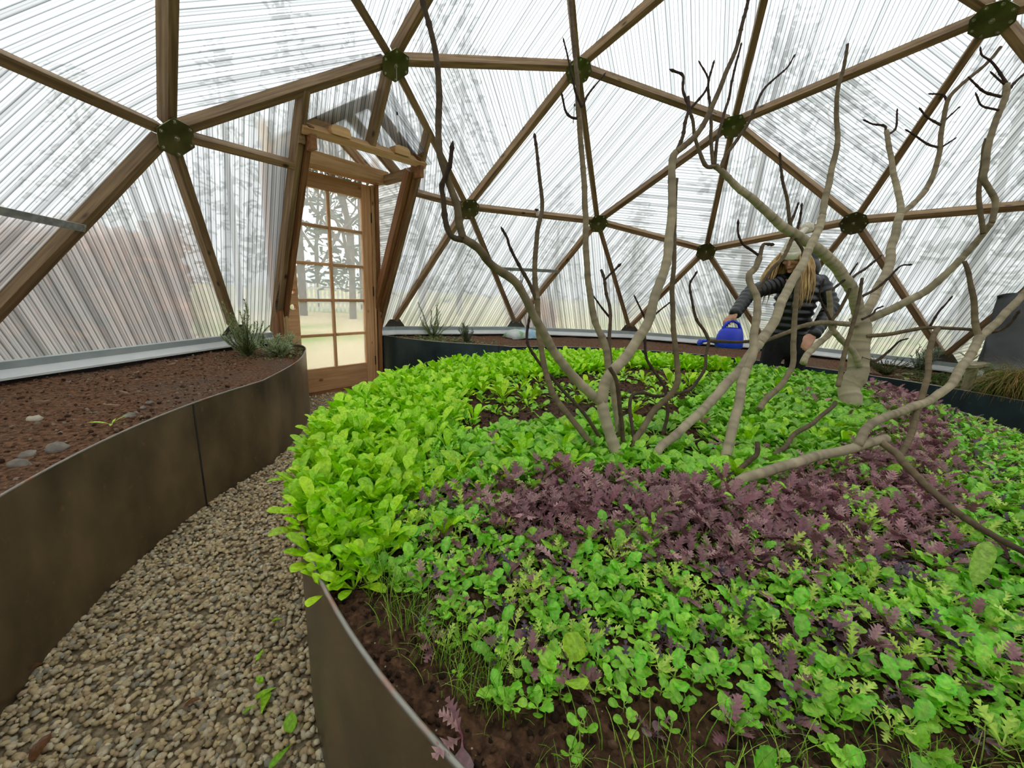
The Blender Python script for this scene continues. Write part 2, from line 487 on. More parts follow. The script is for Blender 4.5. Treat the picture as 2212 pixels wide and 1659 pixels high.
dome = empty('wall_dome')
tag(dome, 'geodesic greenhouse dome of brown timber struts, steel hub plates and fluted clear panels', 'dome', kind='structure')

Lt, Lb = Vector((.349, 2.877, 2.365)), Vector((.71, 3.761, .6))
Rt, Rb = Vector((1.352, 2.524, 2.41)), Vector((1.764, 3.419, .6))
Lm = Lt.lerp(Lb, .252); Rm = Rt.lerp(Rb, .255); Hl = Lt.lerp(Lb, .118); Hr = Rt.lerp(Rb, .125)
Hm = Hl.lerp(Hr, .52)

def outward(p):
    return (p-CEN).normalized()
for a, b in edges:
    if DOORV in (a, b): continue
    if isbase(a) and isbase(b): continue
    pa, pb = V[a], V[b]
    e0 = .03 if isbase(a) else .045
    e1 = .03 if isbase(b) else .045
    beam('strut', pa, pb, outward((pa+pb)/2), .05, HUB_DEPTH, MT['strut'], dome, e0=e0, e1=e1)
for a, q in (('hexl1', Lm), ('hexr1', Rm), ('edge1', Hm)):
    beam('strut', V[a], q, outward((V[a]+q)/2), .046, HUB_DEPTH, MT['strut'], dome, e0=.045)

# rib direction of the sheets (world vectors)
RIB = {'hexl1 hexr2 face1': (.67, -.35, .65), 'hexl1 face1 edge1': (.77, -.46, .43), 'hexr2 hexl1 base1': (.58, -.18, .79), 'hexl1 base1 basl1': (.38, .35, -.86),
       'hexr1 basr1 base0': (-.07, .48, -.87), 'hexr1 base0 hexl0': (.06, .56, -.83), 'hexl0 base0 basl0': (.39, -.1, -.91), 'hexl0 basl0 pent0': (.23, .6, -.77),
       'pent0 basl0 basr0': (.26, -.43, -.86), 'pent0 basr0 hexr0': (-.18, -.98, -.07), 'hexr0 basr0 base4': (.39, .1, -.91), 'edge1 hexr1 face0': (.87, .02, -.49),
       'face0 hexr1 hexl0': (.15, .73, -.66), 'face0 hexl0 edge0': (.42, .69, -.59), 'edge0 hexl0 pent0': (.2, -.98, -.07), 'edge0 pent0 hexr0': (.62, -.04, -.78),
       'edge0 hexr0 face4': (.26, -.83, -.49), 'hexr0 face4 hexl4': (.73, .04, -.68), 'hexr0 base4 hexl4': (.51, .04, -.86), 'edge1 face0 ring1': (.34, .76, -.56),
       'face0 edge0 ring0': (.84, -.15, -.52), 'face0 ring0 ring1': (.79, .47, -.4), 'edge0 face4 ring0': (.84, -.03, -.55), 'edge1 face1 ring1': (.42, .74, -.53)}
RIB = {tuple(sorted(k.split())): Vector(v) for k, v in RIB.items()}

def panel(name, pts, rib, mat, parent, towards=None):
    """flat glazing sheet as a single polygon mesh with metre uv, its face towards the room"""
    pts = [Vector(p) for p in pts]
    cen = sum(pts, Vector())/len(pts)
    n = Vector()
    for i in range(len(pts)):
        n += (pts[i]-cen).cross(pts[(i+1) % len(pts)]-cen)
    n.normalize()
    if n.dot((towards or CEN+Vector((0, 0, .5)))-cen) < 0:
        pts.reverse(); n = -n
    rib = Vector(rib); rib = (rib-n*rib.dot(n)).normalized()
    ux = n.cross(rib)
    me = bpy.data.meshes.new(name)
    me.from_pydata(pts, [], [tuple(range(len(pts)))])
    uv = me.uv_layers.new(name='UVMap')
    for l in me.loops:
        p = pts[l.vertex_index]
        uv.data[l.index].uv = (p.dot(ux), p.dot(rib))
    me.materials.append(mat)
    return obj_me(name, me, parent)

def outer(p, base=False):
    p = Vector(p)
    q = p+outward(p)*HUB_DEPTH
    if base: q.z = .6
    return q
for f in faces:
    if DOORV in f: continue
    if sum(isbase(n) for n in f) == 3: continue
    pts = [outer(V[n], isbase(n)) for n in f]
    rib = RIB.get(f)
    if rib is None:
        k = rnd.randrange(3)
        rib = pts[k]-(pts[k-1]+pts[k-2])/2
    panel('glazing_panel', pts, rib, MT['poly'], dome)
o_ = outer
A, B_, D, P0, P1 = V['hexl1'], V['edge1'], V['hexr1'], V['basl1'], V['basr1']
for pts, rib in (((o_(A), o_(Lt), o_(Lm)), (.22, .44, -.87)), ((o_(A), o_(Lm), o_(Lb, True), o_(P0, True)), (.22, .44, -.87)),
                 ((o_(Lt), o_(B_), o_(Hm), o_(Hl)), (.25, .44, -.86)), ((o_(B_), o_(Rt), o_(Hr), o_(Hm)), (.62, .24, -.74)),
                 ((o_(Rt), o_(D), o_(Rm)), (.43, .35, -.83)), ((o_(Rm), o_(D), o_(P1, True), o_(Rb, True)), (.14, .47, -.87))):
    panel('glazing_panel', pts, rib, MT['poly'], dome)

# hub plates with their bolts
bolt_me = None
def hub_plate(p, nrm, r, ns, rot):
    global bolt_me
    p = Vector(p)-nrm*.027
    q = frame(p, Vector((0, 0, 1)).cross(nrm) if abs(nrm.z) < .99 else (1, 0, 0), nrm)
    poly = [(r*math.cos(rot+2*PI*k/ns), r*math.sin(rot+2*PI*k/ns)) for k in range(ns)]
    o = MB().prism(poly, -.006, 0).build('hub_plate', MT['plate'], dome, bevel=.0015)
    o.matrix_world = q
    if bolt_me is None:
        t = MB().lathe([(0, -.016), (.005, -.016), (.0055, -.014), (.0055, -.006), (.011, -.006), (.011, -.001), (0, -.001)], 10)
        b = t.build('bolt', MT['bolt'], o)
        bolt_me = b.data
        bpy.data.objects.remove(b)
    for k in range(ns):
        b = obj_me('bolt', bolt_me, o)
        an = rot+2*PI*k/ns
        b.location = (.8*r*math.cos(an), .8*r*math.sin(an), -.004)
    b = obj_me('bolt', bolt_me, o); b.location = (0, 0, -.004); b.scale = (1.5, 1.5, 1.2)
for i, n in enumerate(names):
    if isbase(n) or n == DOORV: continue
    hub_plate(V[n], outward(V[n]), .118, 6 if i % 3 else 8, .2+i*.37)

# base ring: gusset plates, glazing strip, white flashing and black stem wall per side
base = sorted([n for n in names if isbase(n)], key=lambda n: math.atan2(V[n].y, V[n].x))
for n in base:
    p = V[n]; ou = outward(p); rad = Vector((p.x, p.y, 0)).normalized(); tg = Vector((-rad.y, rad.x, 0))
    upv = (Vector((0, 0, 1))-rad*.28).normalized()
    q = Matrix(((tg.x, upv.x, -rad.x, p.x), (tg.y, upv.y, -rad.y, p.y), (tg.z, upv.z, -rad.z, p.z), (0, 0, 0, 1)))
    g = MB().prism([(-.12, -.075), (.12, -.075), (.12, -.035), (.06, .045), (-.06, .045), (-.12, -.035)], 0, .006).build('gusset_plate', MT['gusset'], dome)
    g.matrix_world = q
    for bx, by in ((-.045, .02), (.045, .02), (-.09, -.05), (.09, -.05)):
        b = obj_me('bolt', bolt_me, g); b.location = (bx, by, .006); b.rotation_euler = (PI, 0, 0); b.scale = (.7, .7, .6)
def base_side(pa, pb):
    pa, pb = Vector((pa.x, pa.y, 0)), Vector((pb.x, pb.y, 0))
    mid = (pa+pb)/2
    ou = Vector((-(pb-pa).y, (pb-pa).x, 0)).normalized()
    if ou.dot(mid) < 0: ou = -ou
    for nm, z0, z1, i0, i1, mat in (('stem_wall', -.04, .535, .0, .05, 'black'), ('base_flashing', .535, .585, -.03, .05, 'white_metal'), ('glazing_strip', .585, .625, .0, .05, 'grey_trim')):
        a2, b2 = pa+ou*(i0), pb+ou*(i0)
        L = (b2-a2).length
        m = MB()
        if nm == 'base_flashing':
            # sloping ledge: narrow drip lip below, its upper face leans back to the glazing
            v = []
            for xx in (0, L): v += [(xx, -.012, z0), (xx, i1-i0, z0), (xx, i1-i0, z1), (xx, .032, z1), (xx, -.012, z0+.012)]
            m.add(v, [(0, 1, 2, 3, 4), (9, 8, 7, 6, 5)]+[(k, k+5, (k+1) % 5+5, (k+1) % 5) for k in range(5)])
        else:
            m.box((0, 0, z0), (L, i1-i0, z1))
        o = m.build(nm, MT[mat], dome)
        x = (b2-a2).normalized()
        o.matrix_world = Matrix(((x.x, ou.x, 0, a2.x), (x.y, ou.y, 0, a2.y), (0, 0, 1, 0), (0, 0, 0, 1)))
for i, n in enumerate(base):
    m = base[(i+1) % len(base)]
    if {n, m} == {'basl1', 'basr1'}:
        base_side(P0, Lb); base_side(Rb, P1)
    else:
        base_side(V[n], V[m])

# ------------------------------------------------------------------ door and porch
NV = Vector((math.cos(math.radians(72)), math.sin(math.radians(72)), 0))
XV = Vector((NV.y, -NV.x, 0))
def DP(x, n, z): return XV*x+NV*n+Vector((0, 0, z))
DM = Matrix(((XV.x, NV.x, 0, NV.x*3.69), (XV.y, NV.y, 0, NV.y*3.69), (0, 0, 1, .025), (0, 0, 0, 1)))
door = empty('door_1')
door.matrix_world = DM
tag(door, 'light brown wooden door with ten glass panes in the dome wall', 'door', kind='structure')
X0, X1, DH, DT = -.428, .472, 2.045, .044
def dpart(name, lo, hi, mat='door', bev=.004, parent=None):
    c = [(lo[i]+hi[i])/2 for i in range(3)]
    ext = [hi[i]-lo[i] for i in range(3)]
    if ext[2] >= ext[0]:
        # timber grain runs along local x
        o = MB().box((-ext[2]/2, -ext[0]/2, -ext[1]/2), (ext[2]/2, ext[0]/2, ext[1]/2)).build(name, MT[mat], parent or door, bevel=bev)
        o.matrix_local = Matrix(((0, 1, 0, c[0]), (0, 0, 1, c[1]), (1, 0, 0, c[2]), (0, 0, 0, 1)))
    else:
        o = MB().box([-e/2 for e in ext], [e/2 for e in ext]).build(name, MT[mat], parent or door, bevel=bev)
        o.location = c
    return o
def holed_stile(x0, x1, holes, r):
    m = MB()
    zs = [0.0]
    for h in holes: zs += [h-.05, h+.05]
    zs.append(DH)
    for k in range(0, len(zs), 2):
        m.box((x0, 0, zs[k]), (x1, DT, zs[k+1]))
    xc = (x0+x1)/2
    for h in holes:
        n = 24
        v = []
        for y in (0, DT):
            for k in range(n):
                an = 2*PI*k/n
                dx, dz = math.cos(an), math.sin(an)
                v.append((xc+r*dx, y, h+r*dz))
                s = min((x1-x0)/2/max(abs(dx), 1e-6), .05/max(abs(dz), 1e-6))
                v.append((xc+s*dx, y, h+s*dz))
        f = []
        for k in range(n):
            a, b = 2*k, 2*((k+1) % n)
            f += [(a, a+1, b+1, b), (2*n+a, 2*n+b, 2*n+b+1, 2*n+a+1), (a, b, 2*n+b, 2*n+a)]
        m.add(v, f)
    return m.build('stile', MT['door'], door)
holed_stile(X0, X0+.105, [.84, .985], .027)
dpart('stile', (X1-.105, 0, 0), (X1, DT, DH))
GX0, GX1, GZ0, GZ1 = X0+.105, X1-.105, .235, DH-.135
dpart('top_rail', (GX0, 0, GZ1), (GX1, DT, DH))
dpart('bottom_rail', (GX0, 0, 0), (GX1, DT, GZ0))
mw = .028
dpart('muntin', ((GX0+GX1)/2-mw/2, .006, GZ0), ((GX0+GX1)/2+mw/2, DT-.006, GZ1), bev=.006)
rows = 5
ch = (GZ1-GZ0+mw)/rows
for r in range(1, rows):
    z = GZ0+r*ch-mw
    for xa, xb in ((GX0, (GX0+GX1)/2-mw/2), ((GX0+GX1)/2+mw/2, GX1)):
        dpart('muntin', (xa, .006, z), (xb, DT-.006, z+mw), bev=.006)
for r in range(rows):
    z = GZ0+r*ch
    for xa, xb in ((GX0, (GX0+GX1)/2-mw/2), ((GX0+GX1)/2+mw/2, GX1)):
        p = MB().add([(xa, .022, z), (xb, .022, z), (xb, .022, z+ch-mw), (xa, .022, z+ch-mw)], [(0, 1, 2, 3)]).build('pane', MT['glass'], door)
for z in (.25, 1.0, 1.74):
    dpart('hinge', (X1-.004, -.008, z-.05), (X1+.02, .004, z+.05), 'hinge', .002)
# frame around the door
fr = empty('trim_1'); fr.matrix_world = DM
tag(fr, 'wooden jambs, sill and lintel framing the glazed door', 'door frame', kind='structure')
dpart('jamb', (X1+.004, -.01, -.025), (X1+.028, .11, DH+.01), 'fir', .003, fr)
dpart('jamb', (X0-.03, -.01, -.025), (X0-.004, .11, DH+.01), 'fir', .003, fr)
dpart('foam_seal', (X1+.028, -.004, .9), (X1+.04, .08, DH), 'foam', 0, fr)
dpart('foam_seal', (X0-.045, -.004, .3), (X0-.03, .08, 1.2), 'foam', 0, fr)
dpart('trimmer', (X1+.04, -.02, -.025), (X1+.085, .11, DH+.02), 'post', .003, fr)
dpart('trimmer', (X0-.095, -.02, -.025), (X0-.047, .11, DH+.02), 'post', .003, fr)
dpart('sill', (X0-.06, -.02, -.03), (X1+.06, .14, -.003), 'post', .003, fr)
dpart('lintel', (X0-.1, -.16, DH+.022), (X1+.11, .02, DH+.135), 'fir', .003, fr)
for x0 in (X0-.1, X1+.07):
    dpart('jack_stud', (x0, -.02, DH+.136), (x0+.04, .07, DH+.30), 'fir', .003, fr)
for q, xe in ((Hl, X0-.06), (Hr, X1+.07)):
    a, b = q+NV*.02+Vector((0, 0, -.09)), DP(xe, 3.53, 2.075)
    beam('side_beam', a, b, (0, 0, 1), .045, .09, MT['strut'], fr, off=.0)
# posts leaning with the dome
for a, b, s in ((Lt, Lb, 1), (Rt, Rb, -1)):
    ou = outward((a+b)/2)
    beam('leaning_post', a, b, ou, .046, HUB_DEPTH, MT['strut'], fr)
    sh = XV*(.05*s)
    beam('leaning_post', a+sh+(b-a)*.1, b+sh, ou, .04, HUB_DEPTH, MT['post'], fr, off=-.015)
    if s < 0:
        sh = XV*-.095
        beam('leaning_post', a+sh+(b-a)*.17, b+sh+NV*.0, ou, .042, HUB_DEPTH, MT['post'], fr, off=.01)
hd = beam('header', Hl-XV*.01, Hr+XV*.03, outward(Hl.lerp(Hr, .5)), .055, .09, MT['fir'], fr, off=-.02)
for q in (Hl, Hr):
    c = q+Vector((0, 0, -.075))+XV*(.05 if q is Hl else -.05)-NV*.01
    MB().box((-.02, -.045, -.05), (.02, .045, .05)).build('joist_block', MT['post'], fr, bevel=.003).matrix_world = Matrix.Translation(c) @ DM.to_3x3().to_4x4()
for t in (.25, .77):
    c = Hl.lerp(Hr, t)+Vector((0, 0, .045))
    prof = [(-.075, -.03), (.075, -.03), (.082, .0), (.07, .03), (.045, .04), (-.045, .04), (-.07, .03), (-.082, 0)]
    o = MB().prism(prof, -.045, .045).build('rest_block', MT['fir'], fr, bevel=.004)
    x = (Hr-Hl).normalized(); y = NV
    zz = x.cross(y)
    o.matrix_world = Matrix(((x.x, zz.x, y.x, c.x), (x.y, zz.y, y.y, c.y), (x.z, zz.z, y.z, c.z), (0, 0, 0, 1)))
# little gabled porch roof outside the dome skin
porch = empty('porch_roof'); 
tag(porch, 'small gabled porch roof of clear fluted sheet over the door', 'porch', kind='structure')
ex0, ex1, ez, rz_, xm = X0-.12, X1+.13, 2.20, 2.60, .03
for n in (3.02, 3.38, 3.74):
    for xe in (ex0, ex1):
        beam('rafter', DP(xe, n, ez), DP(xm, n, rz_), (0, 0, 1), .04, .085, MT['strut'], porch, off=-.085)
beam('ridge_board', DP(xm, 2.92, rz_-.1), DP(xm, 3.82, rz_-.1), (0, 0, 1), .03, .1, MT['strut'], porch)
for xe in (ex0, ex1):
    panel('glazing_panel', [DP(xe, 2.9, ez), DP(xe, 3.85, ez), DP(xm, 3.85, rz_), DP(xm, 2.75, rz_)], XV, MT['poly'], porch, towards=DP(0, 3.4, 1))
panel('glazing_panel', [DP(ex0, 3.75, ez), DP(ex1, 3.75, ez), DP(xm, 3.75, rz_)], (0, 0, 1), MT['poly'], porch, towards=DP(0, 3, 2))
# side cheeks between leaning posts and door frame
def at_n(a, b, n):
    t = (n-a.dot(NV))/((b-a).dot(NV)); return a.lerp(b, t)
for a, b, q, xe in ((Rt, Rb, Hr, X1+.09), (Lt, Lb, Hl, X0-.1)):
    lo = at_n(a, b, 3.69)+outward(b)*.03
    panel('glazing_panel', [q+NV*.1+Vector((0, 0, -.02)), DP(xe, 3.69, 2.09), DP(xe, 3.69, lo.z), lo], XV+NV, MT['poly_cream'], porch, towards=DP(0, 3, 1.5))

# ------------------------------------------------------------------ floor and ground
def disc(r0, r1, n, z, rings=1):
    v, f = [], []
    for i in range(rings+1):
        r = r0+(r1-r0)*i/rings
        for k in range(n):
            a = 2*PI*k/n
            v.append((r*math.cos(a), r*math.sin(a), z))
    for i in range(rings):
        for k in range(n):
            f.append((i*n+k, (i+1)*n+k, (i+1)*n+(k+1) % n, i*n+(k+1) % n))
    return v, f
v, f = disc(.01, 3.84, 90, 0.0)
floor = MB().add(v, f).build('floor', MT['gravel_base'])
tag(floor, 'tan pea gravel path between the raised beds', 'gravel path', kind='structure')

lawn = simple('winter_lawn', lin(186, 168, 128), lin(126, 140, 66), rough=.95, scale=.32, detail=6, bump=.5, bscale=30, lo=.44, hi=.6)
v, f = disc(3.8, 60, 72, -.06, 12)
gr = MB().add(v, f).build('ground', lawn)
tag(gr, 'pale winter lawn outside the greenhouse', 'lawn', kind='structure')

# pebbles
g = (1+5**.5)/2
ICO_V = np.array([(-1, g, 0), (1, g, 0), (-1, -g, 0), (1, -g, 0), (0, -1, g), (0, 1, g), (0, -1, -g), (0, 1, -g), (g, 0, -1), (g, 0, 1), (-g, 0, -1), (-g, 0, 1)], float)
ICO_V /= np.linalg.norm(ICO_V[0])
ICO_F = np.array([(0, 11, 5), (0, 5, 1), (0, 1, 7), (0, 7, 10), (0, 10, 11), (1, 5, 9), (5, 11, 4), (11, 10, 2), (10, 7, 6), (7, 1, 8), (3, 9, 4), (3, 4, 2), (3, 2, 6), (3, 6, 8), (3, 8, 9), (4, 9, 5), (2, 4, 11), (6, 2, 10), (8, 6, 7), (9, 8, 1)])
PEB = np.array([lin(236, 214, 164), lin(220, 196, 148), lin(246, 232, 196), lin(200, 178, 138), lin(188, 180, 158), lin(230, 210, 176), lin(212, 184, 146), lin(242, 220, 178)])
def blob(size, jit=.18, flat=.55):
    v = ICO_V*(1+rng.uniform(-jit, jit, (12, 1)))
    return v*np.array([1, rng.uniform(.6, .85), flat*rng.uniform(.8, 1.2)])*size
def rotz(v, a):
    c, s = math.cos(a), math.sin(a)
    return np.c_[v[:, 0]*c-v[:, 1]*s, v[:, 0]*s+v[:, 1]*c, v[:, 2]]
def tilt(v, ax, a):
    c, s = math.cos(a), math.sin(a)
    v = rotz(v, -ax)
    v = np.c_[v[:, 0], v[:, 1]*c-v[:, 2]*s, v[:, 1]*s+v[:, 2]*c]
    return rotz(v, ax)
peb_var = []
for i in range(16):
    me = mesh_np('pebble', blob(1.0), ICO_F, MT['pebble'], cols=np.tile(PEB[i % 8]*rng.uniform(.8, 1.1), (12, 1)), polysize=3)
    peb_var.append(me)
CAMP = np.array([-2.1205, .4441])
pos = []
NP = 30000
while len(pos) < NP:
    a = math.radians(rng.uniform(66, 215)); r = math.sqrt(rng.uniform(1.88**2, 2.66**2))
    pos.append((r*math.cos(a), r*math.sin(a)))
# the doorway end of the path
for _ in range(1500):
    x, n = rng.uniform(-.6, .65), rng.uniform(2.5, 3.68)
    p = DP(x, n, 0); pos.append((p.x, p.y))
pos = np.array(pos)
dist = np.hypot(pos[:, 0]-CAMP[0], pos[:, 1]-CAMP[1])
vis = (pos[:, 1] > .95)
score = np.where(vis, dist, 99)
order = np.argsort(score)
for i in order[:290]:
    o = obj_me('pebble', peb_var[rng.integers(16)], floor)
    s = rng.uniform(.008, .014)
    o.location = (pos[i, 0], pos[i, 1], .006+rng.uniform(0, .007))
    o.rotation_euler = (rng.uniform(-.4, .4), rng.uniform(-.4, .4), rng.uniform(0, 6.28))
    o.scale = (s, s, s)
rest = order[290:]
n = len(rest)
VV = np.empty((n, 12, 3)); CC = np.empty((n, 12, 3))
for k, i in enumerate(rest):
    v = rotz(tilt(blob(rng.uniform(.0065, .0135)), rng.uniform(0, 6.28), rng.uniform(-.5, .5)), rng.uniform(0, 6.28))
    VV[k] = v+np.array([pos[i, 0], pos[i, 1], .004+rng.uniform(0, .009)])
    CC[k] = PEB[rng.integers(8)]*rng.uniform(.72, 1.12)
FF = (ICO_F[None]+(np.arange(n)*12)[:, None, None]).reshape(-1, 3)
o = obj_me('gravel', mesh_np('gravel', VV.reshape(-1, 3), FF, MT['pebble'], cols=CC.reshape(-1, 3), polysize=3), floor)
o['kind'] = 'stuff'

# ------------------------------------------------------------------ raised beds
def smooth_line(pts, it=2):
    for _ in range(it):
        q = [pts[0]]
        for a, b in zip(pts, pts[1:]):
            q.append((a[0]*.75+b[0]*.25, a[1]*.75+b[1]*.25)); q.append((a[0]*.25+b[0]*.75, a[1]*.25+b[1]*.75))
        q.append(pts[-1]); pts = q
    return pts
def arc(r, a0, a1, n):
    return [(r*math.cos(math.radians(a0+(a1-a0)*i/n)), r*math.sin(math.radians(a0+(a1-a0)*i/n))) for i in range(n+1)]
def wall_sheets(line, z1, parent, seams, mat='steel'):
    """vertical steel sheets following a line, one mesh per sheet"""
    n = len(line)
    cuts = [0]+list(seams)+[n-1]
    for si, (c0, c1) in enumerate(zip(cuts, cuts[1:])):
        seg = line[c0:c1+1]
        lap = .003 if si % 2 else 0.0        # sheets lap over one another at the seams
        m = MB(); v = []; f = []
        for i, (x, y) in enumerate(seg):
            a = seg[max(i-1, 0)]; b = seg[min(i+1, len(seg)-1)]
            t = Vector((b[0]-a[0], b[1]-a[1], 0)).normalized()
            n1 = Vector((-t.y, t.x, 0)); nn = n1*.0025; x -= n1.x*lap; y -= n1.y*lap
            v += [(x+nn.x, y+nn.y, -.02), (x+nn.x, y+nn.y, z1), (x-nn.x, y-nn.y, z1), (x-nn.x, y-nn.y, -.02)]
        for i in range(len(seg)-1):
            for k in range(4):
                f.append((i*4+k, i*4+(k+1) % 4, i*4+4+(k+1) % 4, i*4+4+k))
        f += [(0, 1, 2, 3), (len(v)-1, len(v)-2, len(v)-3, len(v)-4)]
        m.add(v, f)
        o = m.build('steel_sheet', MT[mat], parent, smooth=True)
        es = o.modifiers.new('es', 'EDGE_SPLIT'); es.split_angle = .8
    for c in list(seams):
        (x, y), (x2, y2) = line[c], line[c+1]
        t = Vector((x2-x, y2-y, 0)).normalized(); n1 = Vector((-t.y, t.x, 0))
        s = MB().box((-.004, -.0075, -.02), (.004, .0075, z1-.004)).build('weld_seam', MT['black'], parent)
        s.matrix_world = Matrix(((t.x, n1.x, 0, x), (t.y, n1.y, 0, y), (0, 0, 1, 0), (0, 0, 0, 1)))
    m = MB().tube([(x, y, z1) for x, y in line], .0045, 6)
    m.build('rim', MT['rim'], parent, smooth=True)

def soil_h(x, y):
    return .012*noise.noise((x*5, y*5, 1))+.008*noise.noise((x*17, y*17, 2))+.006*noise.noise((x*45, y*45, 3))
def soil_grid(inner, outer_, rings, z0, parent, crown=0.0, mat='soil'):
    n = len(inner); v = []; q = []
    for i in range(rings+1):
        t = i/rings
        for (x0, y0), (x1, y1) in zip(inner, outer_):
            x, y = x0+(x1-x0)*t, y0+(y1-y0)*t
            v.append((x, y, z0+soil_h(x, y)+crown*math.sin(PI*t)))
    for i in range(rings):
        for k in range(n-1):
            q.append((i*n+k, i*n+k+1, (i+1)*n+k+1, (i+1)*n+k))
    o = obj_me('soil', mesh_np('soil', np.array(v), np.array(q), MT[mat]), parent)
    return o

def wall_r(az):
    """inside radius of the fifteen-sided stem wall"""
    best = 9
    a = math.radians(az)
    d = Vector((math.cos(a), math.sin(a), 0))
    for i, n in enumerate(base):
        p, q = V[n], V[base[(i+1) % len(base)]]
        e = Vector((q.x-p.x, q.y-p.y, 0)); nn = Vector((e.y, -e.x, 0)).normalized()
        if nn.dot(p) < 0: nn = -nn
        c = nn.dot(d)
        if c > .2: best = min(best, nn.dot(Vector((p.x, p.y, 0)))/c)
    return best

bedL = empty('raised_bed'); tag(bedL, 'long curved steel raised bed of bare soil left of the door', 'raised bed', 'curved steel raised beds')
lineL = arc(2.605, 212, 101, 60)[:-1]+smooth_line([(-.42, 2.58), (-.16, 2.72), (.14, 2.9), (.41, 3.13), (.6, 3.31), (.7, 3.46), (.72, 3.6), (.71, 3.74)], 2)
NLs = [25, 55]
wall_sheets(lineL, .535, bedL, NLs)
outL = []
for x, y in lineL:
    az = math.degrees(math.atan2(y, x)) % 360
    az = max(az, 79.5)
    r = wall_r(az)
    outL.append((r*math.cos(math.radians(az)), r*math.sin(math.radians(az))))
def dense(l, k):
    out = []
    for a, b in zip(l, l[1:]):
        for i in range(k): out.append((a[0]+(b[0]-a[0])*i/k, a[1]+(b[1]-a[1])*i/k))
    return out+[l[-1]]
soil_grid(dense(lineL, 4), dense(outL, 4), 44, .508, bedL)

bedR = empty('raised_bed'); tag(bedR, 'curved dark steel raised bed along the far wall right of the door', 'raised bed', 'curved steel raised beds')
lineR = smooth_line([(1.79, 3.4), (1.75, 3.28), (1.72, 3.1), (1.69, 2.76), (1.72, 2.5), (1.8, 2.25), (1.86, 1.98)], 2)+arc(2.62, 45, -145, 90)
wall_sheets(lineR, .535, bedR, [26, 45, 64, 82, 100], 'steel_blue')
outR = []
for x, y in lineR:
    az = min(math.degrees(math.atan2(y, x)), 62.0)
    r = wall_r(az)
    outR.append((r*math.cos(math.radians(az)), r*math.sin(math.radians(az))))
soil_grid(dense(lineR, 2), dense(outR, 2), 26, .508, bedR)

bedC = empty('raised_bed'); tag(bedC, 'round central steel raised bed planted full of salad greens', 'raised bed')
ylim = -1.12
pts = []
for i in range(241):
    a = 2*PI*i/240+PI/2
    x, y = 1.89*math.cos(a), 1.89*math.sin(a)
    if y < ylim:
        y = ylim-.12*(1-(x/1.55)**2) if abs(x) < 1.55 else ylim
    pts.append((x, y))
pts = pts[:-1]
for _ in range(6):
    pts = [((pts[i-1][0]+2*pts[i][0]+pts[(i+1) % len(pts)][0])/4, (pts[i-1][1]+2*pts[i][1]+pts[(i+1) % len(pts)][1])/4) for i in range(len(pts))]
lineC = pts+[pts[0]]
wall_sheets(lineC, .575, bedC, [85, 130, 175, 215])
soil_grid([(x*.002, y*.002-.0) for x, y in lineC], [(x*.998, y*.998) for x, y in lineC], 70, .552, bedC, mat='soil_dark')
# ------------------------------------------------------------------ salad plants
def leaf_tpl(stations, bend=.6, cup=.25, wave=0.0, wfreq=3, petiole=.35, pw=.03, col=(.3, .6, .05), vein=(.5, .75, .3), edge=None, sweep=0.0):
    """one leaf along +y from the origin, about 1 long; returns verts, quads, colours.
    stations: (t 0..1 of the blade, half width)"""
    st = [(0.0, pw), (petiole*.5, pw*.8)]+[(petiole+(1-petiole)*t, w) for t, w in stations]
    v, c = [], []
    y = z = 0.0; pt = 0.0
    for i, (t, w) in enumerate(st):
        ang = bend*(t**1.5)
        y += math.cos(ang)*(t-pt); z -= math.sin(ang)*(t-pt)*.9; pt = t
        wv = wave*math.sin(i*wfreq) if i > 2 else 0
        ny, nz_ = math.sin(ang), math.cos(ang)
        for sgn in (-1, 0, 1):
            h = cup*w*abs(sgn)+wv*abs(sgn)*(1 if sgn > 0 else -1)
            fwd = sweep*w*abs(sgn) if i > 2 else 0
            v.append((sgn*w, y+ny*h+fwd*math.cos(ang), z+nz_*h-fwd*math.sin(ang)*.9))
            if i < 2: c.append(vein)
            elif sgn == 0: c.append([col[k]*.45+vein[k]*.55 for k in range(3)])
            else: c.append(edge or col)
    q = []
    for i in range(len(st)-1):
        for k in range(2):
            q.append((i*3+k, i*3+k+1, i*3+k+4, i*3+k+3))
    return np.array(v), np.array(q), np.array(c)

def lobed(n, w, deep):
    st = []
    for i in range(n):
        t = i/(n-1)
        env = w*math.sin(PI*(.12+.86*t))**.8
        st.append((t, max(.012, env*(1 if i % 2 else deep))))
    st[-1] = (1.0, .012)
    return st
SPOON = [(0, .04), (.25, .10), (.5, .155), (.75, .165), (.92, .11), (1, .02)]
ROUND = [(0, .05), (.2, .2), (.45, .29), (.7, .28), (.9, .17), (1, .03)]
OVATE = [(0, .04), (.12, .15), (.25, .19), (.32, .17), (.45, .235), (.53, .205), (.66, .225), (.74, .18), (.87, .14), (1, .02)]
HEART = [(0, .05), (.2, .25), (.5, .36), (.78, .33), (.95, .2), (1.0, .1)]
LIME, LIME2 = lin(160, 228, 14), lin(196, 244, 40)
TAT, TAT2 = lin(112, 204, 22), lin(152, 228, 42)
MUS, MUS2 = lin(104, 204, 30), lin(152, 230, 48)
PUR, PUR2 = lin(152, 112, 114), lin(208, 168, 164)
DPUR = lin(88, 76, 94)
PALE, PALE2 = lin(190, 230, 84), lin(212, 240, 108)
CO, CO2 = lin(130, 210, 44), lin(172, 230, 62)
CP = lin(132, 112, 110)
VG, VP = lin(182, 226, 96), lin(156, 92, 108)
def vary(c, a=.2):
    k = rnd.uniform(1-a, 1+a)
    return tuple(min(.95, x*k*rnd.uniform(.94, 1.06)) for x in c)
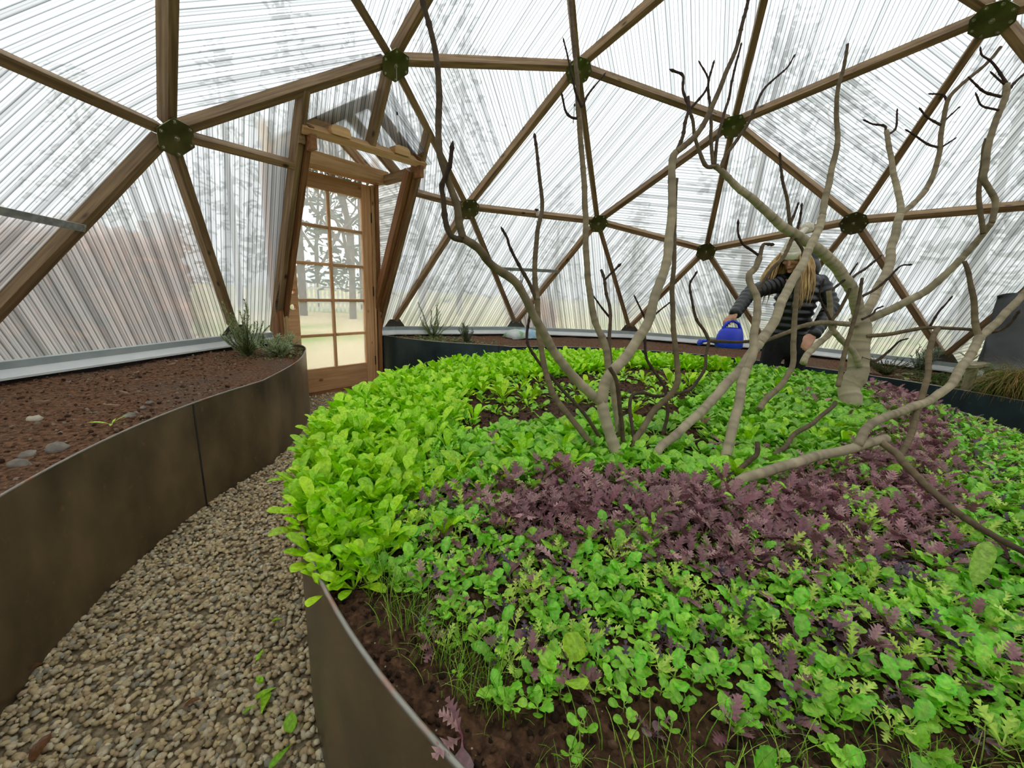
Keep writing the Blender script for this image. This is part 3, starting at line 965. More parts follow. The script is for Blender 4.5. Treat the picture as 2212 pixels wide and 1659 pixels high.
def mk_leaf(kind):
    b = rnd.uniform(.3, 1.0)
    if kind == 'spoon': return leaf_tpl(SPOON, b, .3, .0, petiole=.28, col=vary(rnd.choice((LIME, LIME2))), vein=LIME2)
    if kind == 'round': return leaf_tpl(ROUND, b*.8, -.22, .012, petiole=.38, pw=.035, col=vary(rnd.choice((TAT, TAT2, LIME))), vein=VG)
    if kind == 'ovate': return leaf_tpl(OVATE, b, .15, .03, 2.3, petiole=.3, col=vary(rnd.choice((MUS, MUS2))), vein=VG)
    if kind == 'mizuna': return leaf_tpl(lobed(11, .2, .32), b, .2, .02, sweep=.75, petiole=.34, col=vary(rnd.choice((PUR, PUR2, PUR)), .32), vein=VP)
    if kind == 'dark': return leaf_tpl(lobed(9, .16, .2), b*.7, .25, .02, sweep=.75, petiole=.25, col=vary(rnd.choice((DPUR, PUR))), vein=lin(110, 78, 96))
    if kind == 'star': return leaf_tpl(lobed(9, .2, .22), b*.7, .25, .02, sweep=.75, petiole=.3, col=vary(rnd.choice((PALE, PALE2))), vein=PALE2)
    if kind == 'feather': return leaf_tpl(lobed(9, .11, .2), b*.7, .2, .01, petiole=.4, col=vary(rnd.choice((MUS2, LIME, CO))), vein=VG)
    if kind == 'cot': return leaf_tpl(HEART, b*.5, .15, .0, petiole=.34, pw=.03, col=vary(rnd.choice((CO, CO2, MUS2))), vein=VG)
    if kind == 'cotp': return leaf_tpl(HEART, b*.5, .15, .0, petiole=.34, pw=.03, col=vary(CP), vein=VP)

def leaf_mat4(az, lean, s, z0=0.0, roll=0.0):
    """leaf along direction leaning 'lean' from the vertical towards az, upper face up/inwards"""
    d = Vector((math.sin(lean)*math.cos(az), math.sin(lean)*math.sin(az), math.cos(lean)))
    up = Vector((-math.cos(lean)*math.cos(az), -math.cos(lean)*math.sin(az), math.sin(lean)))
    x = d.cross(up)
    m = Matrix(((x.x, d.x, up.x, 0), (x.y, d.y, up.y, 0), (x.z, d.z, up.z, z0), (0, 0, 0, 1)))
    return m @ Matrix.Rotation(roll, 4, 'Y') @ Matrix.Scale(s, 4)

# each kind: list of (leaf kind, how many, length range, lean range, root height)
RECIPE = {
    'spoon': [('spoon', 6, (.075, .125), (.15, .95), 0.0)],
    'tatsoi': [('round', 7, (.065, .10), (.3, 1.05), 0.0)],
    'sprig': [('round', 3, (.04, .07), (.4, 1.1), 0.0), ('spoon', 2, (.04, .06), (.5, 1.2), 0)],
    'mizuna': [('mizuna', 6, (.06, .105), (.2, 1.0), .01), ('cotp', 1, (.03, .04), (.9, 1.3), .015)],
    'mustard': [('ovate', 3, (.045, .08), (.3, 1.05), .02), ('cot', 3, (.028, .042), (.8, 1.4), .025)],
    'cotyledon': [('cot', 3, (.028, .048), (.7, 1.4), .025), ('ovate', 1, (.035, .055), (.2, .7), .02)],
    'dark': [('dark', 5, (.04, .07), (.3, 1.2), .02), ('cotp', 2, (.028, .042), (.9, 1.4), .02)],
    'star': [('star', 5, (.045, .07), (.3, 1.2), .025), ('cot', 1, (.03, .04), (.9, 1.3), .02)],
    'feather': [('feather', 7, (.05, .09), (.1, 1.0), .01)],
}
NVAR = 9
LEAFLIB = {}
VARIANT = {}
for kind, rec in RECIPE.items():
    VARIANT[kind] = []
    for i in range(NVAR):
        parts = []
        az0 = rnd.uniform(0, 6.28)
        for lk, num, (l0, l1), (t0, t1), zr in rec:
            num += rnd.choice((-1, 0, 1)) if num > 3 else 0
            for k in range(num):
                az0 += 2.4+rnd.uniform(-.3, .3)
                parts.append((mk_leaf(lk), leaf_mat4(az0, rnd.uniform(t0, t1), rnd.uniform(l0, l1), zr*rnd.uniform(.6, 1.3), rnd.uniform(-.25, .25)), lk))
        VARIANT[kind].append(parts)

def variant_arrays(parts):
    vv, qq, cc, b = [], [], [], 0
    for (v, q, c), m, lk in parts:
        a = np.array(m)
        vv.append(v @ a[:3, :3].T+a[:3, 3]); qq.append(q+b); cc.append(c); b += len(v)
    return np.concatenate(vv), np.concatenate(qq), np.concatenate(cc)
VA = {k: [variant_arrays(p) for p in l] for k, l in VARIANT.items()}
KMAT = {k: 'purple' if k in ('mizuna', 'dark') else 'leaf' for k in RECIPE}
VMESH = {k: [mesh_np(k+'_plant', v, q, MT[KMAT[k]], cols=c) for v, q, c in l] for k, l in VA.items()}
LMESH = {k: [[mesh_np(k+'_leaf', v, q, MT[KMAT[k]], cols=c) for (v, q, c), m, lk in parts] for parts in l] for k, l in VARIANT.items()}

ZONE = {
    'arugula': [(-1.66, .98), (-1.49, 1.23), (-1.31, 1.43), (-.76, 1.79), (-.07, 1.99), (.86, 1.92), (1.57, 1.69), (2.58, .78), (2.96, -.25), (2.1, -.3), (1.49, -.07), (1.22, .67), (.76, .95), (.26, 1.36), (-.23, 1.38), (-.7, 1.23), (-1.03, 1.15), (-1.25, 1.02), (-1.42, .93), (-1.55, .92), (-1.64, .94)],
    'feather': [(-.94, 1.21), (-.58, 1.3), (-.39, 1.3), (-.71, 1.12), (-1.05, .97), (-1.21, .94), (-1.32, .99)],
    'sparse': [(-.25, 1.36), (.1, 1.54), (.67, 1.52), (1.25, 1.04), (2.1, -.16), (1.45, -.14), (.46, .14), (-.03, .44), (-.27, .86), (-.6, 1.17)],
    'tatsoi': [(-.76, 1.09), (-.4, .83), (-.26, .44), (.01, .27), (1.24, -.04), (2.15, -.39), (2.18, -1.04), (.91, -.87), (.69, -.91), (.2, -.69), (-.24, -.37), (-.67, 0), (-.84, .21), (-.79, .43), (-.96, .69), (-1.15, .85), (-1.16, .94)],
    'mizuna': [(-1.15, .86), (-.93, .7), (-.85, .42), (-.84, .21), (-.69, .01), (-.24, -.37), (.17, -.64), (1.1, -.94), (2.04, -1.23), (1.95, -1.44), (.95, -1.16), (.12, -.81), (-.43, -.56), (-.72, -.39), (-1.01, -.18), (-1.1, -.02), (-1.28, .23), (-1.32, .37), (-1.25, .48), (-1.36, .65), (-1.32, .79)],
    'mixed': [(-1.39, .99), (-1.32, .99), (-1.16, .91), (-1.33, .66), (-1.21, .48), (-1.29, .36), (-1.25, .23), (-1.06, -.04), (-.96, -.21), (-.66, -.42), (-.36, -.6), (.21, -.87), (1.06, -1.19), (.9, -1.3), (-.1, -1.3), (-1.3, -1.2), (-1.46, -.17), (-1.55, .09), (-1.58, .22), (-1.61, .37), (-1.66, .46), (-1.67, .59), (-1.64, .67), (-1.57, .8), (-1.53, .9)],
    'grass_left': [(-1.58, .98), (-1.51, .95), (-1.52, .88), (-1.6, .73), (-1.65, .59), (-1.7, .55), (-1.74, .61), (-1.71, .74), (-1.65, .84)],
    'grass_front': [(-1.72, .53), (-1.64, .36), (-1.61, .22), (-1.53, .1), (-1.45, -.12), (-1.5, -.5), (-1.75, -.3), (-1.86, .1), (-1.82, .5)],
    'front': [(-1.75, .62), (-1.65, .59), (-1.59, .36), (-1.55, .21), (-1.51, .03), (-1.62, .23), (-1.71, .45), (-1.78, .57)],
}
def inside(p, poly):
    x, y = p; c = False
    for i in range(len(poly)):
        x1, y1 = poly[i]; x2, y2 = poly[i-1]
        if (y1 > y) != (y2 > y) and x < (x2-x1)*(y-y1)/(y2-y1)+x1: c = not c
    return c
def in_bed(x, y, m=.02):
    return math.hypot(x, y) < 1.89-m and y > ylim-.12*(1-(x/1.55)**2)+m+.01
def scatter(zone, spacing, fuzz=.03, margin=.02, keep=None):
    poly = ZONE[zone]
    xs = [p[0] for p in poly]; ys = [p[1] for p in poly]
    out = []
    ny = int((max(ys)-min(ys))/(spacing*.87))+2
    for j in range(-1, ny):
        y = min(ys)+j*spacing*.87
        x = min(xs)-spacing+(j % 2)*spacing/2
        while x < max(xs)+spacing:
            px, py = x+rnd.gauss(0, spacing*.28), y+rnd.gauss(0, spacing*.28)
            qx, qy = px+rnd.gauss(0, fuzz), py+rnd.gauss(0, fuzz)
            if inside((qx, qy), poly) and in_bed(px, py, margin) and (keep is None or keep(px, py)):
                out.append((px, py))
            x += spacing
    return out
def pick(weights):
    r = rnd.uniform(0, sum(w for _, w in weights))
    for k, w in weights:
        r -= w
        if r <= 0: return k
    return weights[-1][0]
PL = []   # kind, x, y, scale
def put(zone, spacing, weights, sc=(.85, 1.2), **kw):
    for x, y in scatter(zone, spacing, **kw):
        d_ = math.hypot(x-CAMP[0], y-CAMP[1])
        near = min(1, .78+.22*max(0, d_-.5)/.6)      # the youngest rows were sown along the near edge
        PL.append((pick(weights), x, y, rnd.uniform(*sc)*near))
put('arugula', .034, [('spoon', 12), ('feather', .4)], (.56, .98), margin=.0)
put('feather', .034, [('feather', 6), ('spoon', 1.5), ('sprig', 1)], (.6, .95))
put('sparse', .08, [('sprig', 6), ('spoon', 1)], (.7, 1.15), keep=lambda x, y: noise.noise((x*3.2, y*3.2, 5)) > -.06)
put('tatsoi', .044, [('tatsoi', 14), ('spoon', .5), ('mizuna', .3)], (.6, .92), keep=lambda x, y: not (-.62 < x < -.2 and .15 < y < .5 and rnd.random() < .75))
put('mizuna', .036, [('mizuna', 12), ('tatsoi', .5), ('star', .7), ('mustard', 1.2), ('feather', .8)], (.6, .95))
put('mixed', .0275, [('mustard', 7), ('cotyledon', 4.5), ('dark', 3), ('star', 2.6), ('mizuna', 1.0)], (.55, .85))
put('front', .07, [('mustard', 2), ('cotyledon', 3), ('dark', 2.5), ('mizuna', 1)], (.5, .8))
put('grass_left', .07, [('mustard', 1), ('cotyledon', 2), ('mizuna', .4), ('star', .5)], (.45, .7), margin=.08)
put('grass_front', .1, [('mustard', 1), ('cotyledon', 1.5), ('dark', 1)], (.5, .75))
SOILZ = .552
def zsoil(x, y): return SOILZ+soil_h(x, y)
INFO = {
    'spoon': ('bright lime spoon-leaved salad plant in the dense band around the bed rim', 'salad plant', 'lime spoon-leaved salad plants along the bed rim'),
    'tatsoi': ('round-leaved green tatsoi rosette among its like behind the fig stems', 'salad plant', 'round-leaved tatsoi rosettes'),
    'sprig': ('small thin green seedling in the bare soil patch of the round bed', 'seedling', 'thin seedlings on the bare soil patch'),
    'mizuna': ('purple jagged-leaved mizuna plant in the round bed', 'salad plant', 'purple mizuna plants'),
    'mustard': ('green frilly-leaved mustard seedling in the front half of the round bed', 'seedling', 'green mustard seedlings'),
    'cotyledon': ('tiny seedling with heart-shaped pale green seed leaves in the round bed', 'seedling', 'heart-leaved seedlings'),
    'dark': ('dark violet spiky-leaved mustard seedling among the green ones', 'seedling', 'dark violet mustard seedlings'),
    'star': ('pale yellow-green star-leaved mustard seedling among the greens', 'seedling', 'pale star-leaved mustard seedlings'),
    'feather': ('fine feathery green seedling beside the lime band', 'seedling', 'feathery seedlings'),
}
NAME = {'spoon': 'salad_plant', 'tatsoi': 'tatsoi_plant', 'sprig': 'small_seedling', 'mizuna': 'purple_mizuna', 'mustard': 'mustard_seedling', 'cotyledon': 'heart_leaf_seedling', 'dark': 'violet_mustard', 'star': 'star_mustard', 'feather': 'feathery_seedling'}
STUFF = {'spoon': 'mass of lime spoon-leaved salad farther along the bed rim', 'tatsoi': 'farther mass of round-leaved tatsoi', 'sprig': 'farther thin seedlings on the bare soil', 'mizuna': 'farther mass of purple mizuna leaves',
         'mustard': 'farther mass of green mustard seedlings', 'cotyledon': 'farther carpet of heart-leaved seedlings', 'dark': 'farther dark violet mustard seedlings', 'star': 'farther pale star-leaved seedlings', 'feather': 'farther feathery seedlings'}
STEM_ME = []
for pc in (VG, VP):
    t_ = MB().tube([(0, 0, -.008), (.0005, 0, .012), (0, .0008, .03)], [.0018, .0014, .0008], 6)
    STEM_ME.append(bpy.data.meshes.new('stem'))
    STEM_ME[-1].from_pydata(t_.v, [], t_.f)
    at_ = STEM_ME[-1].attributes.new('col', 'FLOAT_COLOR', 'POINT')
    for d_ in at_.data: d_.color = (*pc, 1)
    STEM_ME[-1].materials.append(MT['leaf'])
for kind in RECIPE:
    L = [(math.hypot(x-CAMP[0], y-CAMP[1]), x, y, s) for k, x, y, s in PL if k == kind]
    # in front of the lens first
    def key(t):
        dx, dy = t[1]-CAMP[0], t[2]-CAMP[1]
        az = math.degrees(math.atan2(dy, dx))
        return t[0]+(0 if -30 < az < 64 else 5)
    L.sort(key=key)
    nind = min(len(L), 240)
    nleaf = 60
    lab, cat, grp = INFO[kind]
    for i, (d, x, y, s) in enumerate(L[:nind]):
        j = rnd.randrange(NVAR)
        rz = rnd.uniform(0, 6.28)
        if i < nleaf:
            o = empty(NAME[kind], (x, y, zsoil(x, y)-.004), rz)
            for (tpl, m, lk), me in zip(VARIANT[kind][j], LMESH[kind][j]):
                c = obj_me('seed_leaf' if lk.startswith('cot') else 'leaf', me, o); c.matrix_local = m
            obj_me('stem', STEM_ME[kind in ('mizuna', 'dark')], o)
        else:
            o = obj_me(NAME[kind], VMESH[kind][j])
            o.location = (x, y, zsoil(x, y)-.004); o.rotation_euler = (rnd.uniform(-.12, .12), rnd.uniform(-.12, .12), rz)
        o.scale = (s, s, s)
        tag(o, lab, cat, grp)
    rest = L[nind:]
    if rest:
        vv, qq, cc, b = [], [], [], 0
        for d, x, y, s in rest:
            v, q, c = VA[kind][rnd.randrange(NVAR)]
            w = rotz(tilt(v, rnd.uniform(0, 6.28), rnd.uniform(-.15, .15)), rnd.uniform(0, 6.28))*s+np.array([x, y, zsoil(x, y)-.004])
            vv.append(w); qq.append(q+b); cc.append(c*rnd.uniform(.85, 1.12)); b += len(v)
        o = obj_me(NAME[kind]+'_mass', mesh_np(NAME[kind]+'_mass', np.concatenate(vv), np.concatenate(qq), MT[KMAT[kind]], cols=np.concatenate(cc)))
        tag(o, STUFF[kind], cat, kind='stuff')

# onion-like grass seedlings
def blades(zone, n, hmin, hmax, name, label, margin=.02):
    poly = ZONE[zone]; xs = [p[0] for p in poly]; ys = [p[1] for p in poly]
    vv, qq, cc, b, cnt = [], [], [], 0, 0
    tries = 0
    while cnt < n and tries < n*30:
        tries += 1
        x, y = rnd.uniform(min(xs), max(xs)), rnd.uniform(min(ys), max(ys))
        if not inside((x+rnd.gauss(0, .02), y+rnd.gauss(0, .02)), poly) or not in_bed(x, y, margin*rnd.uniform(.45, 1.25)): continue
        cnt += 1
        h = rnd.uniform(hmin, hmax); az = rnd.uniform(0, 6.28); lean = rnd.uniform(.05, .7); w = rnd.uniform(.0006, .0011)
        d = np.array([math.cos(az), math.sin(az), 0]); sd = np.array([-d[1], d[0], 0])
        p = np.array([x, y, zsoil(x, y)-.003]); ang = lean*.4
        col = np.array(vary(rnd.choice((lin(150, 206, 50), lin(190, 222, 90), lin(116, 180, 40)))))
        m = 5
        curl = rnd.uniform(.1, .45)
        for k in range(m):
            ww = w*(1-.75*k/(m-1))
            vv += [p-sd*ww, p+sd*ww]
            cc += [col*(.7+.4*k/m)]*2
            p = p+(d*math.sin(ang)+np.array([0, 0, math.cos(ang)]))*h/(m-1)
            ang += curl
        for k in range(m-1):
            qq.append((b+2*k, b+2*k+1, b+2*k+3, b+2*k+2))
        b += 2*m
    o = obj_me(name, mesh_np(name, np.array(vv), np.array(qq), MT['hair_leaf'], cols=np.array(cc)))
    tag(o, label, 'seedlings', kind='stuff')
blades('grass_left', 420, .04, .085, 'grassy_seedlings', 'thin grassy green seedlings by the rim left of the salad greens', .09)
blades('grass_front', 1500, .035, .08, 'grassy_seedlings', 'thin grassy green seedlings along the near edge of the round bed')
blades('mizuna', 700, .04, .08, 'grassy_stems', 'thin green stalks among the purple mizuna')
# ------------------------------------------------------------------ fig trees (bare)
FIG=[
(1,'trunk',[-0.722,0.501,0.531,0.0221,-0.715,0.522,0.568,0.0219,-0.695,0.571,0.658,0.0214,-0.672,0.602,0.743,0.0209]),
(1,'branch',[-0.672,0.602,0.743,0.0176,-0.715,0.649,0.789,0.0169,-0.796,0.73,0.893,0.0155,-0.879,0.795,1.017,0.014,-0.935,0.828,1.101,0.0129,-0.976,0.853,1.153,0.0122,-1.042,0.899,1.192,0.0113,-1.085,0.923,1.23,0.0107,-1.123,0.945,1.249,0.0102]),
(1,'branch',[-1.123,0.945,1.249,0.0102,-1.125,0.958,1.288,0.0099,-1.124,0.967,1.332,0.0096,-1.128,0.991,1.392,0.0091,-1.131,1.01,1.451,0.0087,-1.127,1.015,1.525,0.0082,-1.123,1.015,1.587,0.0078,-1.122,1.027,1.667,0.0072,-1.124,1.041,1.725,0.0068,-1.128,1.061,1.781,0.0064,-1.131,1.076,1.837,0.0059]),
(1,'branch',[-1.124,0.945,1.245,0.0078,-1.138,0.971,1.252,0.0074,-1.143,0.986,1.285,0.007,-1.144,0.991,1.34,0.0064,-1.145,0.995,1.372,0.006,-1.139,0.979,1.415,0.0055,-1.137,0.974,1.452,0.0051]),
(1,'branch',[-0.672,0.602,0.743,0.0201,-0.65,0.601,0.807,0.0196,-0.624,0.578,0.857,0.0192,-0.583,0.531,0.924,0.0186,-0.524,0.482,1.042,0.0177,-0.462,0.453,1.194,0.0166,-0.434,0.446,1.271,0.016,-0.397,0.446,1.382,0.0152,-0.36,0.458,1.503,0.0144,-0.32,0.469,1.634,0.0134,-0.307,0.461,1.663,0.0132]),
(1,'branch',[-0.307,0.461,1.663,0.0115,-0.288,0.434,1.691,0.0111,-0.257,0.393,1.738,0.0106,-0.227,0.365,1.799,0.01,-0.189,0.34,1.887,0.0092,-0.151,0.315,1.976,0.0085,-0.107,0.291,2.083,0.0075,-0.068,0.277,2.189,0.0066,-0.038,0.268,2.273,0.0059,-0.018,0.264,2.33,0.0055]),
(1,'twig',[-0.307,0.461,1.663,0.0071,-0.275,0.444,1.726,0.0066,-0.25,0.442,1.787,0.0062,-0.225,0.437,1.843,0.0058,-0.207,0.464,1.912,0.0053,-0.186,0.472,1.971,0.0048,-0.188,0.507,1.99,0.0046]),
(1,'branch',[-0.573,0.51,0.486,0.0145,-0.514,0.563,0.689,0.014,-0.476,0.607,0.828,0.0136,-0.448,0.637,0.928,0.0134,-0.434,0.684,1.004,0.0132,-0.417,0.708,1.073,0.013,-0.389,0.738,1.173,0.0127,-0.352,0.764,1.299,0.0124,-0.319,0.781,1.403,0.0121,-0.268,0.81,1.568,0.0117,-0.228,0.839,1.705,0.0113,-0.186,0.874,1.853,0.011]),
(1,'branch',[-0.186,0.874,1.853,0.01,-0.138,0.906,2.027,0.0092,-0.101,0.938,2.17,0.0085,-0.074,0.96,2.273,0.008,-0.046,0.982,2.377,0.0076,-0.025,1.002,2.461,0.0072]),
(1,'twig',[-0.186,0.872,1.853,0.006,-0.204,0.901,1.853,0.0055,-0.216,0.926,1.875,0.0049,-0.225,0.942,1.925,0.0039]),
(1,'twig',[-0.171,0.865,1.9,0.006,-0.181,0.896,1.955,0.0052,-0.187,0.915,2.015,0.0045,-0.193,0.94,2.092,0.0035,-0.198,0.957,2.138,0.0029]),
(1,'twig',[-0.17,0.865,1.904,0.005,-0.133,0.853,1.962,0.0043,-0.097,0.833,2.01,0.0038,-0.056,0.807,2.064,0.0031]),
(1,'branch',[-0.693,0.579,0.539,0.0119,-0.681,0.653,0.613,0.0117,-0.663,0.766,0.726,0.0115,-0.644,0.818,0.806,0.0114,-0.61,0.857,0.914,0.0112,-0.592,0.877,0.971,0.0111,-0.55,0.903,1.089,0.0109]),
(1,'branch',[-0.55,0.903,1.089,0.0118,-0.532,0.922,1.162,0.0111,-0.512,0.934,1.233,0.0104,-0.475,0.941,1.351,0.0093,-0.444,0.937,1.441,0.0084,-0.414,0.961,1.556,0.0073,-0.395,0.979,1.63,0.0066,-0.373,1.007,1.727,0.0056]),
(1,'twig',[-0.551,0.904,1.086,0.0082,-0.559,0.934,1.146,0.0073,-0.567,0.962,1.192,0.0066,-0.578,0.996,1.247,0.0057,-0.584,1.018,1.289,0.0051,-0.586,1.026,1.314,0.0048,-0.59,1.041,1.338,0.0044]),
(1,'twig',[-0.583,0.597,0.57,0.0081,-0.564,0.69,0.672,0.0075,-0.554,0.788,0.754,0.0068,-0.537,0.91,0.872,0.006,-0.523,0.946,0.93,0.0056,-0.485,0.951,1.024,0.0051,-0.465,0.965,1.081,0.0048]),
(1,'branch',[-0.618,0.51,0.523,0.0096,-0.545,0.536,0.626,0.0092,-0.461,0.575,0.752,0.0086,-0.404,0.612,0.846,0.0082,-0.341,0.633,0.945,0.0077,-0.276,0.647,1.047,0.0072,-0.234,0.678,1.125,0.0068,-0.195,0.7,1.195,0.0065,-0.178,0.718,1.23,0.0063]),
(1,'twig',[-0.204,0.696,1.185,0.0052,-0.181,0.676,1.213,0.0048,-0.149,0.647,1.25,0.0042]),
(1,'twig',[-0.24,0.652,1.023,0.0052,-0.254,0.689,1.064,0.0041,-0.265,0.72,1.103,0.0031]),
(1,'branch',[-0.636,0.504,0.532,0.0087,-0.655,0.522,0.651,0.0082,-0.678,0.545,0.773,0.0076,-0.693,0.561,0.841,0.0074,-0.708,0.582,0.879,0.0072]),
(1,'branch',[-0.605,0.478,0.534,0.0123,-0.577,0.474,0.59,0.012,-0.546,0.45,0.633,0.0118,-0.498,0.413,0.701,0.0114,-0.45,0.364,0.758,0.0111,-0.419,0.346,0.81,0.0108,-0.389,0.358,0.884,0.0105,-0.372,0.371,0.931,0.0102,-0.335,0.389,1.029,0.0098,-0.274,0.411,1.181,0.0091,-0.225,0.418,1.298,0.0085,-0.16,0.434,1.459,0.0077,-0.111,0.445,1.583,0.0072,-0.094,0.444,1.622,0.007]),
(1,'twig',[-0.408,0.378,0.528,0.0077,-0.35,0.362,0.634,0.0072,-0.328,0.37,0.685,0.0069,-0.302,0.386,0.748,0.0066,-0.285,0.441,0.816,0.0062,-0.27,0.477,0.869,0.0058,-0.228,0.496,0.972,0.0053,-0.209,0.493,1.01,0.0051]),
(1,'twig',[-0.209,0.493,1.01,0.0051,-0.157,0.455,1.055,0.0041,-0.106,0.414,1.095,0.0032]),
(1,'twig',[-0.209,0.493,1.01,0.0051,-0.216,0.516,1.053,0.0043,-0.226,0.551,1.111,0.003]),
(1,'twig',[-0.583,0.472,0.573,0.0071,-0.489,0.504,0.653,0.0071,-0.413,0.511,0.718,0.0071,-0.36,0.468,0.726,0.0071,-0.298,0.407,0.705,0.0071,-0.163,0.284,0.716,0.007,-0.106,0.247,0.748,0.007,-0.025,0.212,0.81,0.0069,0.027,0.211,0.863,0.0069,0.089,0.2,0.925,0.0068]),
(1,'twig',[0.089,0.2,0.925,0.008,0.1,0.231,0.976,0.0074,0.108,0.268,1.023,0.0069,0.133,0.3,1.111,0.006,0.158,0.32,1.189,0.0052,0.189,0.298,1.243,0.0047]),
(1,'twig',[0.089,0.2,0.925,0.008,0.161,0.111,0.921,0.0077,0.219,0.04,0.919,0.0074,0.28,-0.032,0.928,0.0072]),
(2,'trunk',[-0.625,0.169,0.522,0.0178,-0.592,0.164,0.562,0.0177,-0.522,0.145,0.647,0.0173,-0.44,0.124,0.752,0.0167,-0.353,0.101,0.866,0.0161]),
(2,'branch',[-0.353,0.101,0.866,0.0161,-0.292,0.078,0.94,0.0155,-0.214,0.074,1.054,0.0145,-0.162,0.074,1.134,0.0137,-0.141,0.089,1.173,0.0134,-0.127,0.104,1.201,0.0131,-0.107,0.11,1.236,0.0128,-0.079,0.088,1.262,0.0124,-0.041,0.07,1.311,0.0119]),
(2,'twig',[-0.041,0.07,1.311,0.009,-0.004,0.059,1.365,0.0072,0.022,0.025,1.37,0.0061]),
(2,'twig',[-0.042,0.077,1.319,0.006,-0.056,0.11,1.338,0.0055,-0.072,0.148,1.36,0.005,-0.08,0.172,1.4,0.0044,-0.081,0.179,1.437,0.0039]),
(2,'trunk',[-0.669,0.394,0.575,0.0156,-0.633,0.378,0.601,0.016,-0.546,0.317,0.645,0.0168,-0.422,0.231,0.719,0.018,-0.302,0.147,0.8,0.0191,-0.178,0.068,0.899,0.0203,-0.117,0.028,0.949,0.0209]),
(2,'branch',[-0.117,0.028,0.949,0.0209,-0.042,-0.026,1.029,0.0203,0.041,-0.066,1.14,0.0195,0.162,-0.14,1.292,0.0184,0.213,-0.169,1.36,0.0179,0.285,-0.209,1.458,0.0172,0.337,-0.23,1.536,0.0166]),
(2,'branch',[0.337,-0.23,1.536,0.0155,0.393,-0.243,1.674,0.0142,0.44,-0.257,1.783,0.0131,0.494,-0.271,1.916,0.0118,0.541,-0.255,2.055,0.0104,0.583,-0.253,2.169,0.0093,0.627,-0.271,2.271,0.0083,0.68,-0.28,2.405,0.007]),
(2,'branch',[-0.089,-0.028,0.653,0.0135,-0.053,-0.057,0.695,0.0133,0.011,-0.119,0.759,0.0129,0.045,-0.146,0.801,0.0126,0.083,-0.166,0.856,0.0123,0.148,-0.164,0.982,0.0117,0.221,-0.166,1.12,0.0111,0.271,-0.172,1.215,0.0106,0.311,-0.174,1.291,0.0102]),
(2,'branch',[-0.79,0.215,0.562,0.0095,-0.765,0.187,0.573,0.0092,-0.732,0.152,0.59,0.0088,-0.688,0.11,0.62,0.0083,-0.664,0.088,0.639,0.008,-0.641,0.087,0.672,0.0077]),
(2,'branch',[-0.753,0.162,0.548,0.0096,-0.599,0.074,0.569,0.0095,-0.421,-0.048,0.587,0.0093,-0.314,-0.11,0.621,0.0091,-0.182,-0.206,0.648,0.0088,-0.037,-0.311,0.691,0.0083,0.005,-0.336,0.709,0.0082]),
(2,'trunk',[-0.931,0.241,0.513,0.0153,-0.828,0.166,0.586,0.0154,-0.763,0.096,0.609,0.0155,-0.689,0.006,0.625,0.0155,-0.628,-0.069,0.638,0.0155,-0.568,-0.147,0.649,0.0155,-0.505,-0.229,0.66,0.0154,-0.454,-0.295,0.674,0.0154,-0.409,-0.356,0.681,0.0154]),
(2,'branch',[-0.508,-0.236,0.671,0.014,-0.456,-0.265,0.707,0.0142,-0.414,-0.299,0.728,0.0143,-0.346,-0.368,0.748,0.0145,-0.253,-0.469,0.767,0.0148,-0.155,-0.574,0.796,0.015,-0.089,-0.641,0.824,0.0151,-0.033,-0.688,0.86,0.0153,0.02,-0.727,0.901,0.0154,0.079,-0.777,0.943,0.0155,0.17,-0.836,1.023,0.0157]),
(2,'branch',[0.17,-0.836,1.023,0.0147,0.233,-0.912,1.081,0.0143,0.281,-0.963,1.134,0.0141,0.355,-1.043,1.214,0.0137,0.416,-1.105,1.285,0.0133]),
(2,'branch',[0.17,-0.836,1.023,0.0127,0.18,-0.825,1.063,0.0121,0.207,-0.807,1.156,0.0107,0.233,-0.789,1.247,0.0093,0.245,-0.777,1.294,0.0086,0.254,-0.759,1.336,0.008]),
(2,'branch',[-0.432,-0.325,0.677,0.012,-0.455,-0.333,0.669,0.0118,-0.51,-0.349,0.657,0.0113,-0.529,-0.348,0.649,0.0112,-0.628,-0.359,0.624,0.0103,-0.743,-0.363,0.61,0.0093,-0.855,-0.357,0.612,0.0084,-0.914,-0.35,0.619,0.0079,-1.064,-0.319,0.653,0.0067,-1.151,-0.29,0.68,0.006]),
(2,'branch',[-0.454,-0.38,0.639,0.0102,-0.41,-0.409,0.658,0.0102,-0.344,-0.448,0.692,0.0103,-0.26,-0.491,0.742,0.0103,-0.17,-0.537,0.8,0.0102,-0.11,-0.566,0.842,0.0102,-0.006,-0.609,0.921,0.0101,0.044,-0.626,0.962,0.0101,0.109,-0.657,1.014,0.01,0.157,-0.688,1.048,0.01]),
(3,'trunk',[0.606,-0.616,0.511,0.0578,0.652,-0.633,0.639,0.0555,0.685,-0.649,0.729,0.0538,0.722,-0.661,0.835,0.0519,0.748,-0.657,0.922,0.0504,0.775,-0.645,1.025,0.0486,0.783,-0.636,1.061,0.0479]),
(3,'branch',[0.781,-0.637,1.05,0.0346,0.742,-0.572,1.188,0.032,0.703,-0.502,1.267,0.0303,0.661,-0.427,1.336,0.0286,0.603,-0.328,1.404,0.0266,0.545,-0.234,1.449,0.0249,0.481,-0.131,1.493,0.0231,0.425,-0.043,1.546,0.0214]),
(3,'branch',[0.425,-0.043,1.546,0.0214,0.378,0.051,1.612,0.0191,0.329,0.141,1.662,0.017,0.281,0.233,1.73,0.0146,0.258,0.277,1.757,0.0136]),
(3,'twig',[0.258,0.277,1.757,0.0102,0.238,0.316,1.753,0.0098,0.23,0.347,1.796,0.0093,0.223,0.385,1.871,0.0085,0.223,0.408,1.951,0.0077,0.22,0.427,1.993,0.0073,0.221,0.442,2.059,0.0066]),
